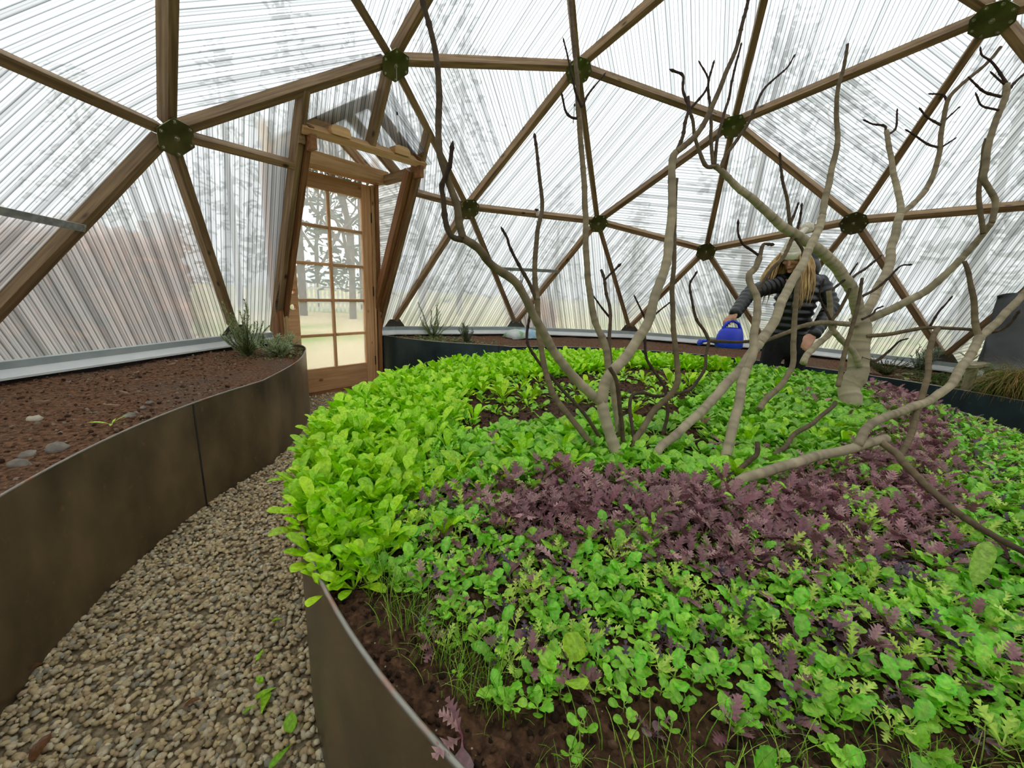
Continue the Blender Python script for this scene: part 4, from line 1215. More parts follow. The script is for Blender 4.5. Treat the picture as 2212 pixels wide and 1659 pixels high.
(3,'twig',[0.235,0.428,2.008,0.0067,0.263,0.375,2.081,0.0053,0.275,0.36,2.126,0.0047,0.277,0.371,2.162,0.0041,0.271,0.406,2.21,0.0033]),
(3,'twig',[0.256,0.286,1.763,0.0091,0.277,0.312,1.884,0.0079,0.291,0.318,1.95,0.0073,0.309,0.339,2.048,0.0064,0.327,0.358,2.147,0.0054,0.353,0.348,2.241,0.0045]),
(3,'twig',[0.259,0.278,1.764,0.0079,0.305,0.281,1.903,0.0072,0.349,0.265,2.015,0.0066,0.383,0.251,2.099,0.0061,0.412,0.248,2.184,0.0056,0.447,0.238,2.277,0.0051,0.481,0.226,2.365,0.0046]),
(3,'twig',[0.264,0.252,1.747,0.0091,0.294,0.232,1.814,0.0085,0.336,0.189,1.895,0.0077,0.38,0.147,1.98,0.0069,0.423,0.118,2.079,0.006,0.456,0.094,2.151,0.0053,0.489,0.053,2.203,0.0048,0.534,-0.006,2.27,0.004,0.559,-0.029,2.322,0.0035]),
(3,'twig',[0.48,-0.149,1.486,0.0096,0.482,-0.136,1.528,0.0092,0.489,-0.107,1.63,0.0082,0.491,-0.063,1.745,0.007,0.5,-0.038,1.853,0.0059]),
(3,'twig',[0.487,-0.139,1.528,0.0072,0.516,-0.154,1.578,0.006,0.543,-0.168,1.626,0.0049]),
(3,'twig',[0.51,-0.179,1.479,0.0073,0.532,-0.188,1.551,0.006,0.549,-0.189,1.62,0.0049]),
(3,'twig',[0.506,-0.168,1.479,0.011,0.446,-0.137,1.391,0.0099,0.408,-0.111,1.341,0.0093,0.36,-0.068,1.291,0.0085,0.309,-0.03,1.23,0.0077,0.263,-0.005,1.167,0.007]),
(3,'twig',[0.504,-0.161,1.478,0.0085,0.492,-0.222,1.385,0.0069,0.456,-0.201,1.301,0.0055,0.438,-0.194,1.253,0.0048]),
(3,'branch',[0.782,-0.649,1.038,0.0266,0.809,-0.67,1.083,0.0262,0.849,-0.697,1.155,0.0255,0.902,-0.736,1.246,0.0246,0.962,-0.781,1.35,0.0237,1.028,-0.808,1.484,0.0225,1.07,-0.822,1.576,0.0216,1.113,-0.837,1.668,0.0208]),
(3,'branch',[1.113,-0.837,1.668,0.018,1.144,-0.835,1.736,0.0174,1.171,-0.824,1.805,0.0168,1.217,-0.797,1.925,0.0156,1.272,-0.77,2.066,0.0142,1.321,-0.744,2.195,0.013]),
(3,'twig',[1.321,-0.744,2.195,0.0072,1.324,-0.732,2.225,0.0066,1.301,-0.66,2.233,0.0052,1.29,-0.617,2.25,0.0043]),
(3,'twig',[1.318,-0.755,2.17,0.0072,1.345,-0.799,2.214,0.0061,1.369,-0.795,2.316,0.0043]),
(3,'branch',[1.113,-0.837,1.668,0.0153,1.142,-0.899,1.735,0.0146,1.172,-0.954,1.816,0.0139,1.196,-0.983,1.912,0.0133,1.218,-0.992,2.038,0.0124,1.229,-0.981,2.141,0.0118,1.243,-0.979,2.233,0.0112,1.258,-0.986,2.317,0.0106,1.275,-1.014,2.371,0.0102,1.303,-1.075,2.441,0.0095,1.34,-1.157,2.525,0.0087,1.369,-1.21,2.611,0.008]),
(3,'twig',[1.202,-0.972,2.054,0.0068,1.184,-0.911,2.069,0.0059,1.17,-0.835,2.116,0.0047,1.161,-0.794,2.138,0.0041]),
(3,'twig',[1.232,-0.968,2.181,0.0068,1.216,-0.891,2.223,0.0051,1.212,-0.853,2.261,0.0041]),
(3,'twig',[1.273,-0.99,2.315,0.0068,1.272,-0.96,2.354,0.0056,1.251,-0.898,2.356,0.0041]),
(3,'twig',[1.211,-0.997,2.058,0.0054,1.242,-1.053,2.103,0.0041]),
(3,'twig',[1.248,-0.993,2.212,0.0054,1.287,-1.054,2.281,0.0041]),
(3,'branch',[0.781,-0.655,1.025,0.0226,0.779,-0.672,1.048,0.0222,0.771,-0.74,1.097,0.0209,0.758,-0.82,1.163,0.0193,0.747,-0.878,1.213,0.0181,0.735,-0.916,1.272,0.017,0.721,-0.953,1.336,0.0159,0.706,-0.98,1.395,0.0149,0.682,-1.008,1.482,0.0135,0.66,-1.026,1.551,0.0124]),
(3,'branch',[0.66,-1.026,1.551,0.0124,0.678,-1.03,1.649,0.0126,0.674,-0.99,1.712,0.0126,0.668,-0.952,1.757,0.0127,0.678,-0.951,1.819,0.0128,0.695,-0.945,1.936,0.0129,0.713,-0.96,2.013,0.013,0.728,-0.972,2.083,0.0131,0.741,-0.98,2.14,0.0132,0.748,-0.977,2.189,0.0132]),
(3,'branch',[0.634,-0.99,1.498,0.0102,0.639,-0.985,1.522,0.0101,0.654,-0.963,1.614,0.0099,0.673,-0.948,1.713,0.0096,0.698,-0.949,1.813,0.0094,0.723,-0.949,1.912,0.0091,0.735,-0.955,1.95,0.0091]),
(3,'twig',[0.735,-0.977,2.138,0.0066,0.759,-1.008,2.193,0.0057,0.785,-1.048,2.238,0.0049,0.799,-1.072,2.261,0.0044]),
(3,'twig',[0.726,-0.96,2.128,0.0066,0.704,-0.882,2.146,0.005,0.696,-0.832,2.184,0.0038,0.693,-0.813,2.2,0.0033]),
(3,'twig',[0.748,-0.98,2.185,0.0066,0.746,-0.927,2.254,0.0053,0.743,-0.891,2.291,0.0045,0.734,-0.849,2.315,0.0037,0.736,-0.84,2.336,0.0033]),
(3,'twig',[0.744,-0.967,2.187,0.0055,0.738,-0.933,2.211,0.0042,0.735,-0.909,2.231,0.0033]),
(3,'twig',[0.709,-0.955,2.065,0.0055,0.686,-0.878,2.081,0.0042,0.687,-0.85,2.125,0.0033]),
(3,'twig',[0.711,-0.655,0.962,0.0117,0.711,-0.765,0.982,0.0107,0.712,-0.843,1.008,0.01,0.711,-0.92,1.029,0.0092,0.704,-1.037,1.034,0.0081,0.695,-1.122,1.034,0.0073,0.688,-1.183,1.032,0.0068,0.686,-1.224,1.073,0.0062,0.682,-1.238,1.125,0.0058]),
(3,'twig',[0.717,-0.93,1.04,0.0062,0.748,-0.965,1.117,0.005,0.765,-0.989,1.15,0.0044,0.783,-1.015,1.188,0.0037]),
(3,'branch',[0.749,-0.632,1.018,0.0145,0.64,-0.504,1.026,0.0134,0.527,-0.376,1.028,0.0123,0.427,-0.272,1.01,0.0114,0.332,-0.185,0.979,0.0106,0.202,-0.069,0.939,0.0094,0.157,-0.03,0.925,0.0091]),
(3,'branch',[0.666,-0.646,0.794,0.0169,0.656,-0.588,0.887,0.016,0.635,-0.512,0.95,0.0151,0.624,-0.467,0.998,0.0146,0.625,-0.442,1.073,0.0139,0.63,-0.426,1.155,0.0131,0.632,-0.416,1.199,0.0127]),
(3,'branch',[0.445,-0.313,0.811,0.0174,0.484,-0.333,0.856,0.0169,0.566,-0.408,0.919,0.0157,0.618,-0.452,0.964,0.015,0.663,-0.487,1.007,0.0143]),
(3,'branch',[0.424,-0.482,0.709,0.0122,0.466,-0.494,0.792,0.0115,0.517,-0.51,0.896,0.0107,0.573,-0.536,1.0,0.0098,0.642,-0.565,1.135,0.0088,0.693,-0.577,1.242,0.0079,0.708,-0.58,1.275,0.0076]),
(3,'twig',[0.601,-0.447,1.034,0.0089,0.638,-0.483,1.093,0.0083,0.688,-0.525,1.185,0.0075,0.729,-0.545,1.277,0.0067,0.775,-0.609,1.331,0.006,0.828,-0.679,1.399,0.0052]),
(3,'twig',[0.63,-0.417,1.19,0.0076,0.657,-0.462,1.234,0.0064,0.681,-0.501,1.276,0.0053,0.71,-0.538,1.343,0.0038]),
(3,'twig',[0.679,-0.65,0.845,0.0091,0.703,-0.728,0.831,0.0076,0.735,-0.786,0.877,0.0062,0.77,-0.84,0.941,0.0046,0.785,-0.872,0.956,0.0039]),
(3,'twig',[0.75,-0.613,1.179,0.0078,0.783,-0.677,1.221,0.0068,0.819,-0.738,1.283,0.0057,0.857,-0.795,1.354,0.0045,0.875,-0.839,1.364,0.0039]),
(3,'twig',[0.687,-0.615,1.054,0.0064,0.732,-0.674,1.086,0.0051,0.753,-0.692,1.112,0.0045,0.774,-0.721,1.126,0.0039]),
(3,'twig',[0.602,-0.461,1.017,0.0076,0.576,-0.386,1.119,0.0058,0.565,-0.355,1.179,0.0047,0.569,-0.361,1.24,0.0037])]
bark = attrmat('fig_bark', .8, .35, 90, .2)
def catmull(P, step):
    P = [np.array(p, float) for p in P]
    P = [2*P[0]-P[1]]+P+[2*P[-1]-P[-2]]
    out = []
    for i in range(1, len(P)-2):
        n = max(2, int(np.linalg.norm(P[i+1][:3]-P[i][:3])/step))
        for k in range(n):
            t = k/n
            out.append(.5*((2*P[i])+(-P[i-1]+P[i+1])*t+(2*P[i-1]-5*P[i]+4*P[i+1]-P[i+2])*t*t+(-P[i-1]+3*P[i]-3*P[i+1]+P[i+2])*t**3))
    out.append(P[-2])
    return out
OLD, MID_, YOUNG = np.array(lin(184, 170, 142)), np.array(lin(124, 108, 82)), np.array(lin(58, 44, 36))
def branch_mesh(row, name):
    pts = [row[i:i+4] for i in range(0, len(row), 4)]
    r0, r1 = pts[0][3], pts[-1][3]
    P = catmull(pts, .008 if r0 < .012 else .012)
    n = 8 if r0 > .006 else 6
    m = len(P)
    L = 0; seed = rnd.uniform(0, 99); node_gap = rnd.uniform(.035, .06); nxt = node_gap
    m_ = MB(); pp, rr, cc = [], [], []
    for i, p in enumerate(P):
        if i: L += float(np.linalg.norm(P[i][:3]-P[i-1][:3]))
        r = max(float(p[3]), .0012)
        wob = noise.noise((L*9, seed, 0)); wob2 = noise.noise((L*9, seed, 7))
        bump = 0.0
        if L > nxt:
            bump = .03 if r > .02 else .09 if r > .007 else .28; nxt = L+node_gap*rnd.uniform(.5, 1.7)
        pp.append((p[0]+wob*r*.45, p[1]+wob2*r*.45, p[2]))
        rr.append(r*(1+bump+.08*noise.noise((L*40, seed, 3))))
        k = (r-.0055)/.011  # thin wood darker: young bark, plus a backlit silhouette painted into the colour
        c = YOUNG*(1-min(1, max(0, k*2)))+MID_*min(1, max(0, k*2)) if k < .5 else MID_*(1-min(1, k*2-1))+OLD*min(1, k*2-1)
        cc.append(c*(1-.22*(bump > 0))*(1+.3*noise.noise((L*14, seed, 11)))*rnd.uniform(.85, 1.12))
    if r1 < .0062:
        # a pointed end bud
        d = np.array(pp[-1])-np.array(pp[-2]); d /= np.linalg.norm(d)+1e-9
        for f_, rf in ((.006, 1.35), (.014, .9), (.022, .15)):
            pp.append(tuple(np.array(pp[m-1])+d*f_)); rr.append(max(rr[m-1]*rf, .0004)); cc.append(YOUNG)
    m_.tube(pp, rr, n)
    v = np.array(m_.v); nv = len(pp)
    me = bpy.data.meshes.new(name)
    me.from_pydata(m_.v, [], m_.f)
    a = me.attributes.new('col', 'FLOAT_COLOR', 'POINT')
    col = np.ones((len(v), 4), dtype=np.float32)
    for i in range(nv): col[i*n:(i+1)*n, :3] = cc[i]
    a.data.foreach_set('color', col.ravel())
    me.polygons.foreach_set('use_smooth', [True]*len(me.polygons))
    me.materials.append(bark)
    return me
FIGLAB = {1: 'bare fig tree with forking grey stems rising from the middle of the round bed',
          2: 'bare fig tree with a low pale limb sprawling right over purple mizuna',
          3: 'bare fig tree with the thickest trunk, in front of the person'}
FT = {}
for t in (1, 2, 3):
    first = next(r for k, n, r in FIG if k == t and n == 'trunk')
    FT[t] = empty('fig_tree', (first[0], first[1], .54))
    tag(FT[t], FIGLAB[t], 'tree', 'bare fig trees in the round bed')
for t, n, row in FIG:
    o = obj_me(n, branch_mesh(row, n), FT[t])
    o.matrix_parent_inverse = Matrix.Translation(FT[t].location).inverted()

# ------------------------------------------------------------------ woman with a watering can
def capsule_chain(mb, pts, n=12):
    """tapered rounded chain: pts = (x,y,z,r)"""
    for a, b in zip(pts, pts[1:]):
        A_, B2 = Vector(a[:3]), Vector(b[:3])
        L = (B2-A_).length
        d = (B2-A_)/max(L, 1e-6)
        P, R = [], []
        for k in range(4): 
            an = PI/2*(1-k/4); P.append(A_-d*a[3]*math.sin(an)); R.append(max(a[3]*math.cos(an), .0005))
        P.append(A_); R.append(a[3]); P.append(B2); R.append(b[3])
        for k in range(1, 5):
            an = PI/2*k/4; P.append(B2+d*b[3]*math.sin(an)); R.append(max(b[3]*math.cos(an), .0005))
        mb.tube(P, R, n)
def ellipsoid(mb, c, r, m=None, n=18):
    v, f = [], []
    for i in range(n//2+1):
        th = PI*i/(n//2)
        for k in range(n):
            ph = 2*PI*k/n
            p = Vector((r[0]*math.sin(th)*math.cos(ph), r[1]*math.sin(th)*math.sin(ph), r[2]*math.cos(th)))
            if m is not None: p = m @ p
            v.append(p+Vector(c))
    for i in range(n//2):
        for k in range(n):
            f.append((i*n+k, (i+1)*n+k, (i+1)*n+(k+1) % n, i*n+(k+1) % n))
    mb.add(v, f)
def fused(mb, name, mat, parent, voxel, smooth=4):
    """one continuous skin grown around overlapping shapes"""
    me = bpy.data.meshes.new(name+'_src')
    me.from_pydata(mb.v, [], mb.f)
    o = bpy.data.objects.new(name, me); COL.objects.link(o)
    r = o.modifiers.new('r', 'REMESH'); r.mode = 'VOXEL'; r.voxel_size = voxel; r.use_smooth_shade = True
    s = o.modifiers.new('s', 'SMOOTH'); s.iterations = smooth; s.factor = .5
    dg = bpy.context.evaluated_depsgraph_get()
    m2 = bpy.data.meshes.new_from_object(o.evaluated_get(dg))
    bpy.data.objects.remove(o)
    m2.name = name; m2.materials.clear(); m2.materials.append(mat)
    m2.polygons.foreach_set('use_smooth', [True]*len(m2.polygons))
    return obj_me(name, m2, parent)

person = empty('person', (2.2, -.68, 0))
tag(person, 'person in black puffer jacket and cream bobble hat bending over the bed', 'person')
skin = simple('skin', lin(196, 138, 112), lin(214, 160, 132), rough=.5, scale=20)
down = simple('black_down', lin(15, 17, 18), lin(27, 29, 30), rough=.42, scale=14, bump=.25, bscale=24, spec=.5)
cloth = simple('dark_trousers', lin(24, 24, 26), lin(34, 34, 36), rough=.85, scale=30)
knit = simple('cream_knit', lin(232, 222, 198), lin(248, 242, 226), rough=.9, scale=40, bump=.9, bscale=55)
blond = simple('blond_hair', lin(150, 112, 62), lin(222, 188, 128), rough=.5, scale=30, stretch=(1, 1, .12), lo=.35, hi=.62)
FW = Vector((-.80, .42, -.43)).normalized()        # where the face looks: down towards the can
RT = FW.cross(Vector((0, 0, 1))).normalized()
UPH = RT.cross(FW)
HM = Matrix((RT, FW, UPH)).transposed()             # columns: right, forward, up of the head
HC = Vector((2.04, -.555, 1.505))
def hp(x, y, z): return HC+HM @ Vector((x, y, z))
body = MB()
ellipsoid(body, HC, (.074, .092, .108), HM)
ellipsoid(body, hp(0, .03, -.06), (.052, .055, .062), HM)        # jaw
ellipsoid(body, hp(0, .078, -.105), (.02, .018, .014), HM)      # chin
ellipsoid(body, hp(0, .098, -.022), (.011, .016, .024), HM)     # nose
ellipsoid(body, hp(0, .108, -.036), (.015, .012, .009), HM)
ellipsoid(body, hp(0, .089, -.066), (.024, .01, .007), HM)      # lips
ellipsoid(body, hp(0, .086, -.076), (.02, .01, .006), HM)
for sx in (-1, 1):
    ellipsoid(body, hp(sx*.033, .082, .02), (.022, .012, .007), HM)   # brow
    ellipsoid(body, hp(sx*.04, .068, -.03), (.022, .018, .016), HM)   # cheek
    ellipsoid(body, hp(sx*.074, .0, -.01), (.01, .02, .03), HM)       # ear
capsule_chain(body, [(*hp(0, -.02, -.07), .05), (2.13, -.645, 1.33, .055)])
capsule_chain(body, [(2.13, -.645, 1.28, .085), (2.115, -.655, 1.12, .085), (2.13, -.66, .95, .085), (2.16, -.67, .86, .09)])
capsule_chain(body, [(2.15, -.58, .86, .085), (2.18, -.56, .5, .06), (2.23, -.55, .1, .042)])
capsule_chain(body, [(2.19, -.76, .86, .085), (2.23, -.78, .5, .06), (2.27, -.80, .1, .042)])
for fx, fy in ((2.21, -.55), (2.25, -.8)):
    capsule_chain(body, [(fx+.02, fy, .045, .042), (fx-.16, fy+.02, .035, .036)])
ARM_R = [(2.03, -.47, 1.27, .055), (1.836, -.243, 1.189, .043), (1.624, -.13, 1.021, .028)]
ARM_L = [(2.21, -.84, 1.3, .055), (2.106, -.921, 1.108, .043), (1.862, -.767, .885, .028)]
capsule_chain(body, [(2.1, -.6, 1.3, .06)]+ARM_R)
capsule_chain(body, [(2.15, -.7, 1.3, .06)]+ARM_L)
def hand(wr, kn, fingers, thumb):
    """palm from wrist to knuckles, each finger a chain of joints"""
    wr, kn = Vector(wr), Vector(kn)
    d = (kn-wr).normalized()
    side = fingers['side'].normalized()
    for k in (-1.5, -.5, .5, 1.5):
        capsule_chain(body, [(*(wr+side*k*.008), .015), (*(kn+side*k*.019), .0115)], 8)
    for k, ln in zip((-1.5, -.5, .5, 1.5), fingers['len']):
        p = kn+side*k*.019
        pts = [(*p, .0098)]
        for j, (v_, s_) in enumerate(fingers['curl']):
            p = p+(v_.normalized()*ln*s_)
            pts.append((*p, .0092-.0012*j))
        capsule_chain(body, pts, 8)
    p = wr.lerp(kn, .35)+side*thumb['side']*.03
    pts = [(*p, .013)]
    for v_, s_ in thumb['curl']:
        p = p+v_.normalized()*s_; pts.append((*p, .0098))
    capsule_chain(body, pts, 8)
# right hand closes over the can handle, which runs along the can
CANX = Vector((-.45, .89, 0)).normalized()
CANC = Vector((1.574, -.112, .745))
hand((1.622, -.128, 1.02), (1.592, -.085, .975), {'side': Vector((-.75, -.55, .1)), 'len': (.068, .076, .074, .058),
     'curl': [(Vector((-.25, .5, -.8)), .42), (Vector((.1, .0, -1)), .33), (Vector((.3, -.6, -.6)), .25)]},
     {'side': 1, 'curl': [(Vector((-.4, .2, -.9)), .035), (Vector((.1, .3, -.9)), .03)]})
# left hand reaches down with loose fingers
hand((1.856, -.76, .878), (1.80, -.712, .82), {'side': Vector((.3, .75, .5)), 'len': (.06, .075, .078, .07),
     'curl': [(Vector((-.55, .35, -.75)), .42), (Vector((-.3, .25, -.9)), .33), (Vector((.1, .1, -1)), .25)]},
     {'side': 1, 'curl': [(Vector((-.5, .7, -.4)), .04), (Vector((-.6, .2, -.7)), .03)]})
fused(body, 'body', skin, person, .0062, 2)
# eyes with dark lids, mouth line
for sx in (-1, 1):
    m = MB(); ellipsoid(m, hp(sx*.031, .084, .002), (.015, .009, .007), HM, 12)
    m.build('eye', simple('eye_lid', lin(70, 48, 40), rough=.4), person, smooth=True)
m = MB(); ellipsoid(m, hp(0, .096, -.071), (.022, .004, .003), HM, 12)
m.build('mouth', simple('lip', lin(150, 78, 70), rough=.45), person, smooth=True)
# puffer jacket: stacked down baffles
jk = MB()
tors = [(2.17, -.665, .80, .165, .125), (2.155, -.66, .86, .17, .13), (2.14, -.66, .92, .163, .126), (2.125, -.657, .98, .158, .122), (2.115, -.655, 1.04, .162, .124), (2.11, -.653, 1.10, .17, .128),
        (2.11, -.652, 1.16, .178, .13), (2.115, -.65, 1.22, .18, .128), (2.12, -.65, 1.28, .165, .115), (2.125, -.648, 1.33, .12, .09)]
TM = Matrix.Rotation(math.radians(100), 3, 'Z')
for x, y, z, rx, ry in tors:
    ellipsoid(jk, (x, y, z), (rx, ry, .047), TM)
    ellipsoid(jk, (x, y, z), (rx*.92, ry*.92, .09), TM)
capsule_chain(jk, [(2.17, -.665, .8, .1), (2.115, -.65, 1.28, .1)])
def baffles(arm, r0, r1, gap=.05):
    L = [0]
    for a, b in zip(arm, arm[1:]): L.append(L[-1]+(Vector(b[:3])-Vector(a[:3])).length)
    n = int(L[-1]/gap)
    for i in range(n+1):
        s = L[-1]*i/n
        for k in range(len(arm)-1):
            if s <= L[k+1]+1e-6:
                t = (s-L[k])/(L[k+1]-L[k])
                a, b = Vector(arm[k][:3]), Vector(arm[k+1][:3])
                p = a.lerp(b, t); d = (b-a).normalized()
                R_ = d.to_track_quat('Z', 'Y').to_matrix()
                r = r0+(r1-r0)*i/n
                ellipsoid(jk, p, (r, r, gap*.75), R_)
                break
    capsule_chain(jk, [(*a[:3], r0*.75+(r1*.8-r0*.75)*i/2) for i, a in enumerate(arm)])
baffles([(2.07, -.5, 1.285)]+[a[:3] for a in ARM_R], .078, .05)
baffles([(2.18, -.79, 1.3)]+[a[:3] for a in ARM_L], .078, .05)
ellipsoid(jk, (2.12, -.65, 1.32), (.17, .1, .07), TM)
ellipsoid(jk, (2.105, -.64, 1.385), (.1, .085, .06), TM)      # collar
fused(jk, 'jacket', down, person, .009, 1)
hd_ = MB()
ellipsoid(hd_, (2.25, -.73, 1.42), (.09, .12, .10), TM)
ellipsoid(hd_, (2.27, -.74, 1.50), (.06, .09, .09), TM)
fused(hd_, 'hood', down, person, .009, 2)
tr = MB()
capsule_chain(tr, [(2.16, -.66, .84, .135), (2.17, -.665, .76, .14)])
capsule_chain(tr, [(2.15, -.58, .80, .105), (2.18, -.56, .5, .078), (2.23, -.55, .12, .062)])
capsule_chain(tr, [(2.19, -.76, .80, .105), (2.23, -.78, .5, .078), (2.27, -.80, .12, .062)])
fused(tr, 'trousers', cloth, person, .012, 2)
bt = MB()
for fx, fy in ((2.21, -.55), (2.25, -.8)):
    capsule_chain(bt, [(fx+.03, fy, .14, .058), (fx+.03, fy, .056, .054), (fx-.16, fy+.02, .046, .044)])
fused(bt, 'boots', cloth, person, .01, 2)
# bobble hat
ht = MB()
for i in range(9):
    t = i/8
    z = .012+.15*t
    r = .093*math.sqrt(max(.04, 1-(t*.93)**2.2))
    ellipsoid(ht, hp(0, -.012-.015*t, z), (r, r*1.1, .018), HM)
hat = fused(ht, 'hat', knit, person, .007, 1)
cuff = MB().lathe([(.083, -.03), (.094, -.03), (.1, -.02), (.1, .02), (.094, .03), (.083, .03)], 40)
cuff.v = [tuple(hp(v_[0], v_[1]*1.12-.008, v_[2]+.03+.01*math.sin(0))) for v_ in cuff.v]
cuff.build('hat_cuff', knit, hat, smooth=True)
POM = Vector((2.205, -.655, 1.752))
st = MB(); capsule_chain(st, [(*hp(0, -.03, .15), .03), (*POM, .02)])
st.build('hat_tail', knit, hat, smooth=True)
pm = MB(); 
v_, f_ = [], []
for i in range(13):
    for k in range(24):
        th, ph = PI*i/12, 2*PI*k/24
        d = Vector((math.sin(th)*math.cos(ph), math.sin(th)*math.sin(ph), math.cos(th)))
        v_.append(POM+d*(.047+.006*noise.noise(d*6)+.004*rnd.uniform(-1, 1)))
for i in range(12):
    for k in range(24):
        f_.append((i*24+k, (i+1)*24+k, (i+1)*24+(k+1) % 24, i*24+(k+1) % 24))
pm.add(v_, f_).build('pompom', knit, hat, smooth=True)
# long loose hair: many locks
hr = MB()
for i in range(420):
    s = rnd.random()
    an = -2.35+4.7*s                       # around the back of the head from temple to temple
    sx = math.sin(an); fy = -math.cos(an)
    root = hp(sx*.09, fy*.1+.012, .035+rnd.uniform(-.05, .02))
    side = abs(sx)
    ln = rnd.uniform(.24, .40)
    fluff = rnd.uniform(.3, 1.25)
    p = Vector(root); pts, rad = [], []
    drift = HM @ Vector((sx*.11, fy*.06+.05*side, 0))*fluff
    m = 10
    for k in range(m):
        t = k/(m-1)
        pts.append(p.copy()); rad.append((.0045+.003*math.sin(PI*min(1, t*1.1)))*(1-.9*t**3))
        wob = Vector((noise.noise((t*3, i*.7, 0)), noise.noise((t*3, i*.7, 5)), 0))*.02
        p = p+Vector((0, 0, -1))*ln/(m-1)+drift*(1-t)**1.5*.2+wob*.6-Vector((.05, -.02, 0))*t*ln*.8
    hr.tube(pts, rad, 5)
hr.build('hair', blond, person, smooth=True)

for ch in person.children:
    ch.matrix_parent_inverse = Matrix.Translation(person.location).inverted()

# watering can
can = empty('watering_can', CANC)
tag(can, 'blue plastic watering can held over the bed by its top handle', 'watering can')
blue = simple('blue_plastic', lin(24, 52, 210), lin(30, 66, 228), rough=.3, scale=3, spec=.5)
CY = Vector((-CANX.y, CANX.x, 0))
CM = Matrix(((CANX.x, CY.x, 0, 0), (CANX.y, CY.y, 0, 0), (0, 0, 1, 0), (0, 0, 0, 1)))
prof = [(0, 0), (.092, 0), (.1, .008), (.101, .03), (.096, .09), (.084, .13), (.066, .155), (.06, .16), (.056, .157), (.062, .15), (.078, .128), (.09, .088), (.094, .03), (.09, .012), (0, .01)]
MB().lathe(prof, 32, CM @ Matrix.Diagonal((1.12, .78, 1, 1))).build('can_body', blue, can, smooth=True)
def cpt(x, y, z): return tuple(CM @ Vector((x, y, z)))
MB().tube([cpt(-.098, 0, .06), cpt(-.085, 0, .14), cpt(-.055, 0, .195), (cpt(-.0, 0, .218)), cpt(.045, 0, .2), cpt(.07, 0, .16), cpt(.06, 0, .13)], [.014, .013, .012, .0115, .012, .013, .014], 12).build('handle', blue, can, smooth=True)
MB().tube([cpt(.08, 0, .035), cpt(.13, 0, .045), cpt(.19, 0, .05), cpt(.235, 0, .042)], [.022, .016, .012, .012], 12).build('spout', blue, can, smooth=True)
MB().lathe([(.0, .0), (.024, .0), (.026, .004), (.013, .03), (.0, .03)], 20, CM @ Matrix.Translation((.262, 0, .034)) @ Matrix.Rotation(-1.75, 4, 'Y')).build('rose', blue, can, smooth=True)
# ------------------------------------------------------------------ herbs in the side beds
def herb_arrays(stems, nlen, nwid, per_m, cols, droop=.0):
    """needle-leaved shrub: stems = list of polylines; needles all round"""
    vv, qq, cc, b = [], [], [], 0
    for pts in stems:
        P = catmull([(*p, 0) for p in pts], .02)
        for i in range(1, len(P)):
            p0, p1 = P[i-1][:3], P[i][:3]
            t = p1-p0; L = np.linalg.norm(t); t /= L+1e-9
            k = max(1, int(L*per_m))
            for _ in range(k):
                p = p0+(p1-p0)*rnd.random()
                a = rnd.uniform(0, 6.28)
                u = np.cross(t, [.3, .5, .8]); u /= np.linalg.norm(u); w = np.cross(t, u)
                out = u*math.cos(a)+w*math.sin(a)
                d = out*.8+t*.65+np.array([0, 0, -droop]); d /= np.linalg.norm(d)
                s = np.cross(d, t); s /= np.linalg.norm(s)+1e-9
                l = nlen*rnd.uniform(.6, 1.2)*(1-.35*i/len(P)); wd = nwid*rnd.uniform(.8, 1.2)
                col = np.array(rnd.choice(cols))*rnd.uniform(.75, 1.2)
                vv += [p-s*wd*.5, p+s*wd*.5, p+d*l*.6+s*wd*.6, p+d*l+s*wd*.12, p+d*l-s*wd*.12, p+d*l*.6-s*wd*.6]
                qq += [(b, b+1, b+2, b+5), (b+5, b+2, b+3, b+4)]
                cc += [col*.8]*2+[col]+[col*1.1]*2+[col]
                b += 6
    return np.array(vv), np.array(qq), np.array(cc)
def shrub(name, label, loc, n, h, spread, nlen, nwid, per_m, cols, upright=.5, droop=0.0, group=None, cat='herb', heights=None):
    root = empty(name, loc)
    stems = []
    for i in range(n):
        a = rnd.uniform(0, 6.28); hh = (heights[i] if heights else h*rnd.uniform(.55, 1.0))
        sp = spread*rnd.uniform(.3, 1.0)
        d = Vector((math.cos(a)*sp, math.sin(a)*sp, 0))
        pts = [(0, 0, -.01)]
        for k in range(1, 5):
            t = k/4
            pts.append((d.x*(t**(1-upright*.5))+rnd.gauss(0, .008), d.y*(t**(1-upright*.5))+rnd.gauss(0, .008), hh*t-droop*t*t*spread))
        stems.append(pts)
    m = MB()
    for s in stems: m.tube(s, [.0035, .003, .0025, .002, .001], 5)
    m.build('stem', simple(name+'_stem', lin(96, 80, 58), lin(120, 104, 76)), root, smooth=True)
    v, q, c = herb_arrays(stems, nlen, nwid, per_m, cols, droop)
    obj_me('foliage', mesh_np('foliage', v, q, MT['herb'], cols=c, smooth=False), root)
    return tag(root, label, cat, group)
GR = [lin(190, 206, 146), lin(208, 220, 168), lin(162, 184, 120)]
GL = [lin(202, 218, 168), lin(220, 232, 190), lin(180, 202, 146)]
shrub('rosemary', 'tall bushy rosemary in the left bed beside the leaning door post', (.20, 3.50, .515), 34, .34, .2, .03, .0034, 720, GR, .5, heights=[.44, .40, .36, .34, .32, .3, .28]+[rnd.uniform(.1, .28) for _ in range(27)])
shrub('lavender', 'spreading grey-green lavender in front of the left rosemary', (.32, 3.30, .515), 24, .17, .18, .05, .005, 320, GL, .2)
shrub('rosemary', 'upright rosemary in the corner of the bed right of the door', (2.22, 3.0, .515), 18, .36, .24, .028, .0034, 700, [lin(196, 212, 158), lin(168, 190, 130)], .5, heights=[.46, .38, .4, .32, .27, .3]+[rnd.uniform(.1, .22) for _ in range(12)])
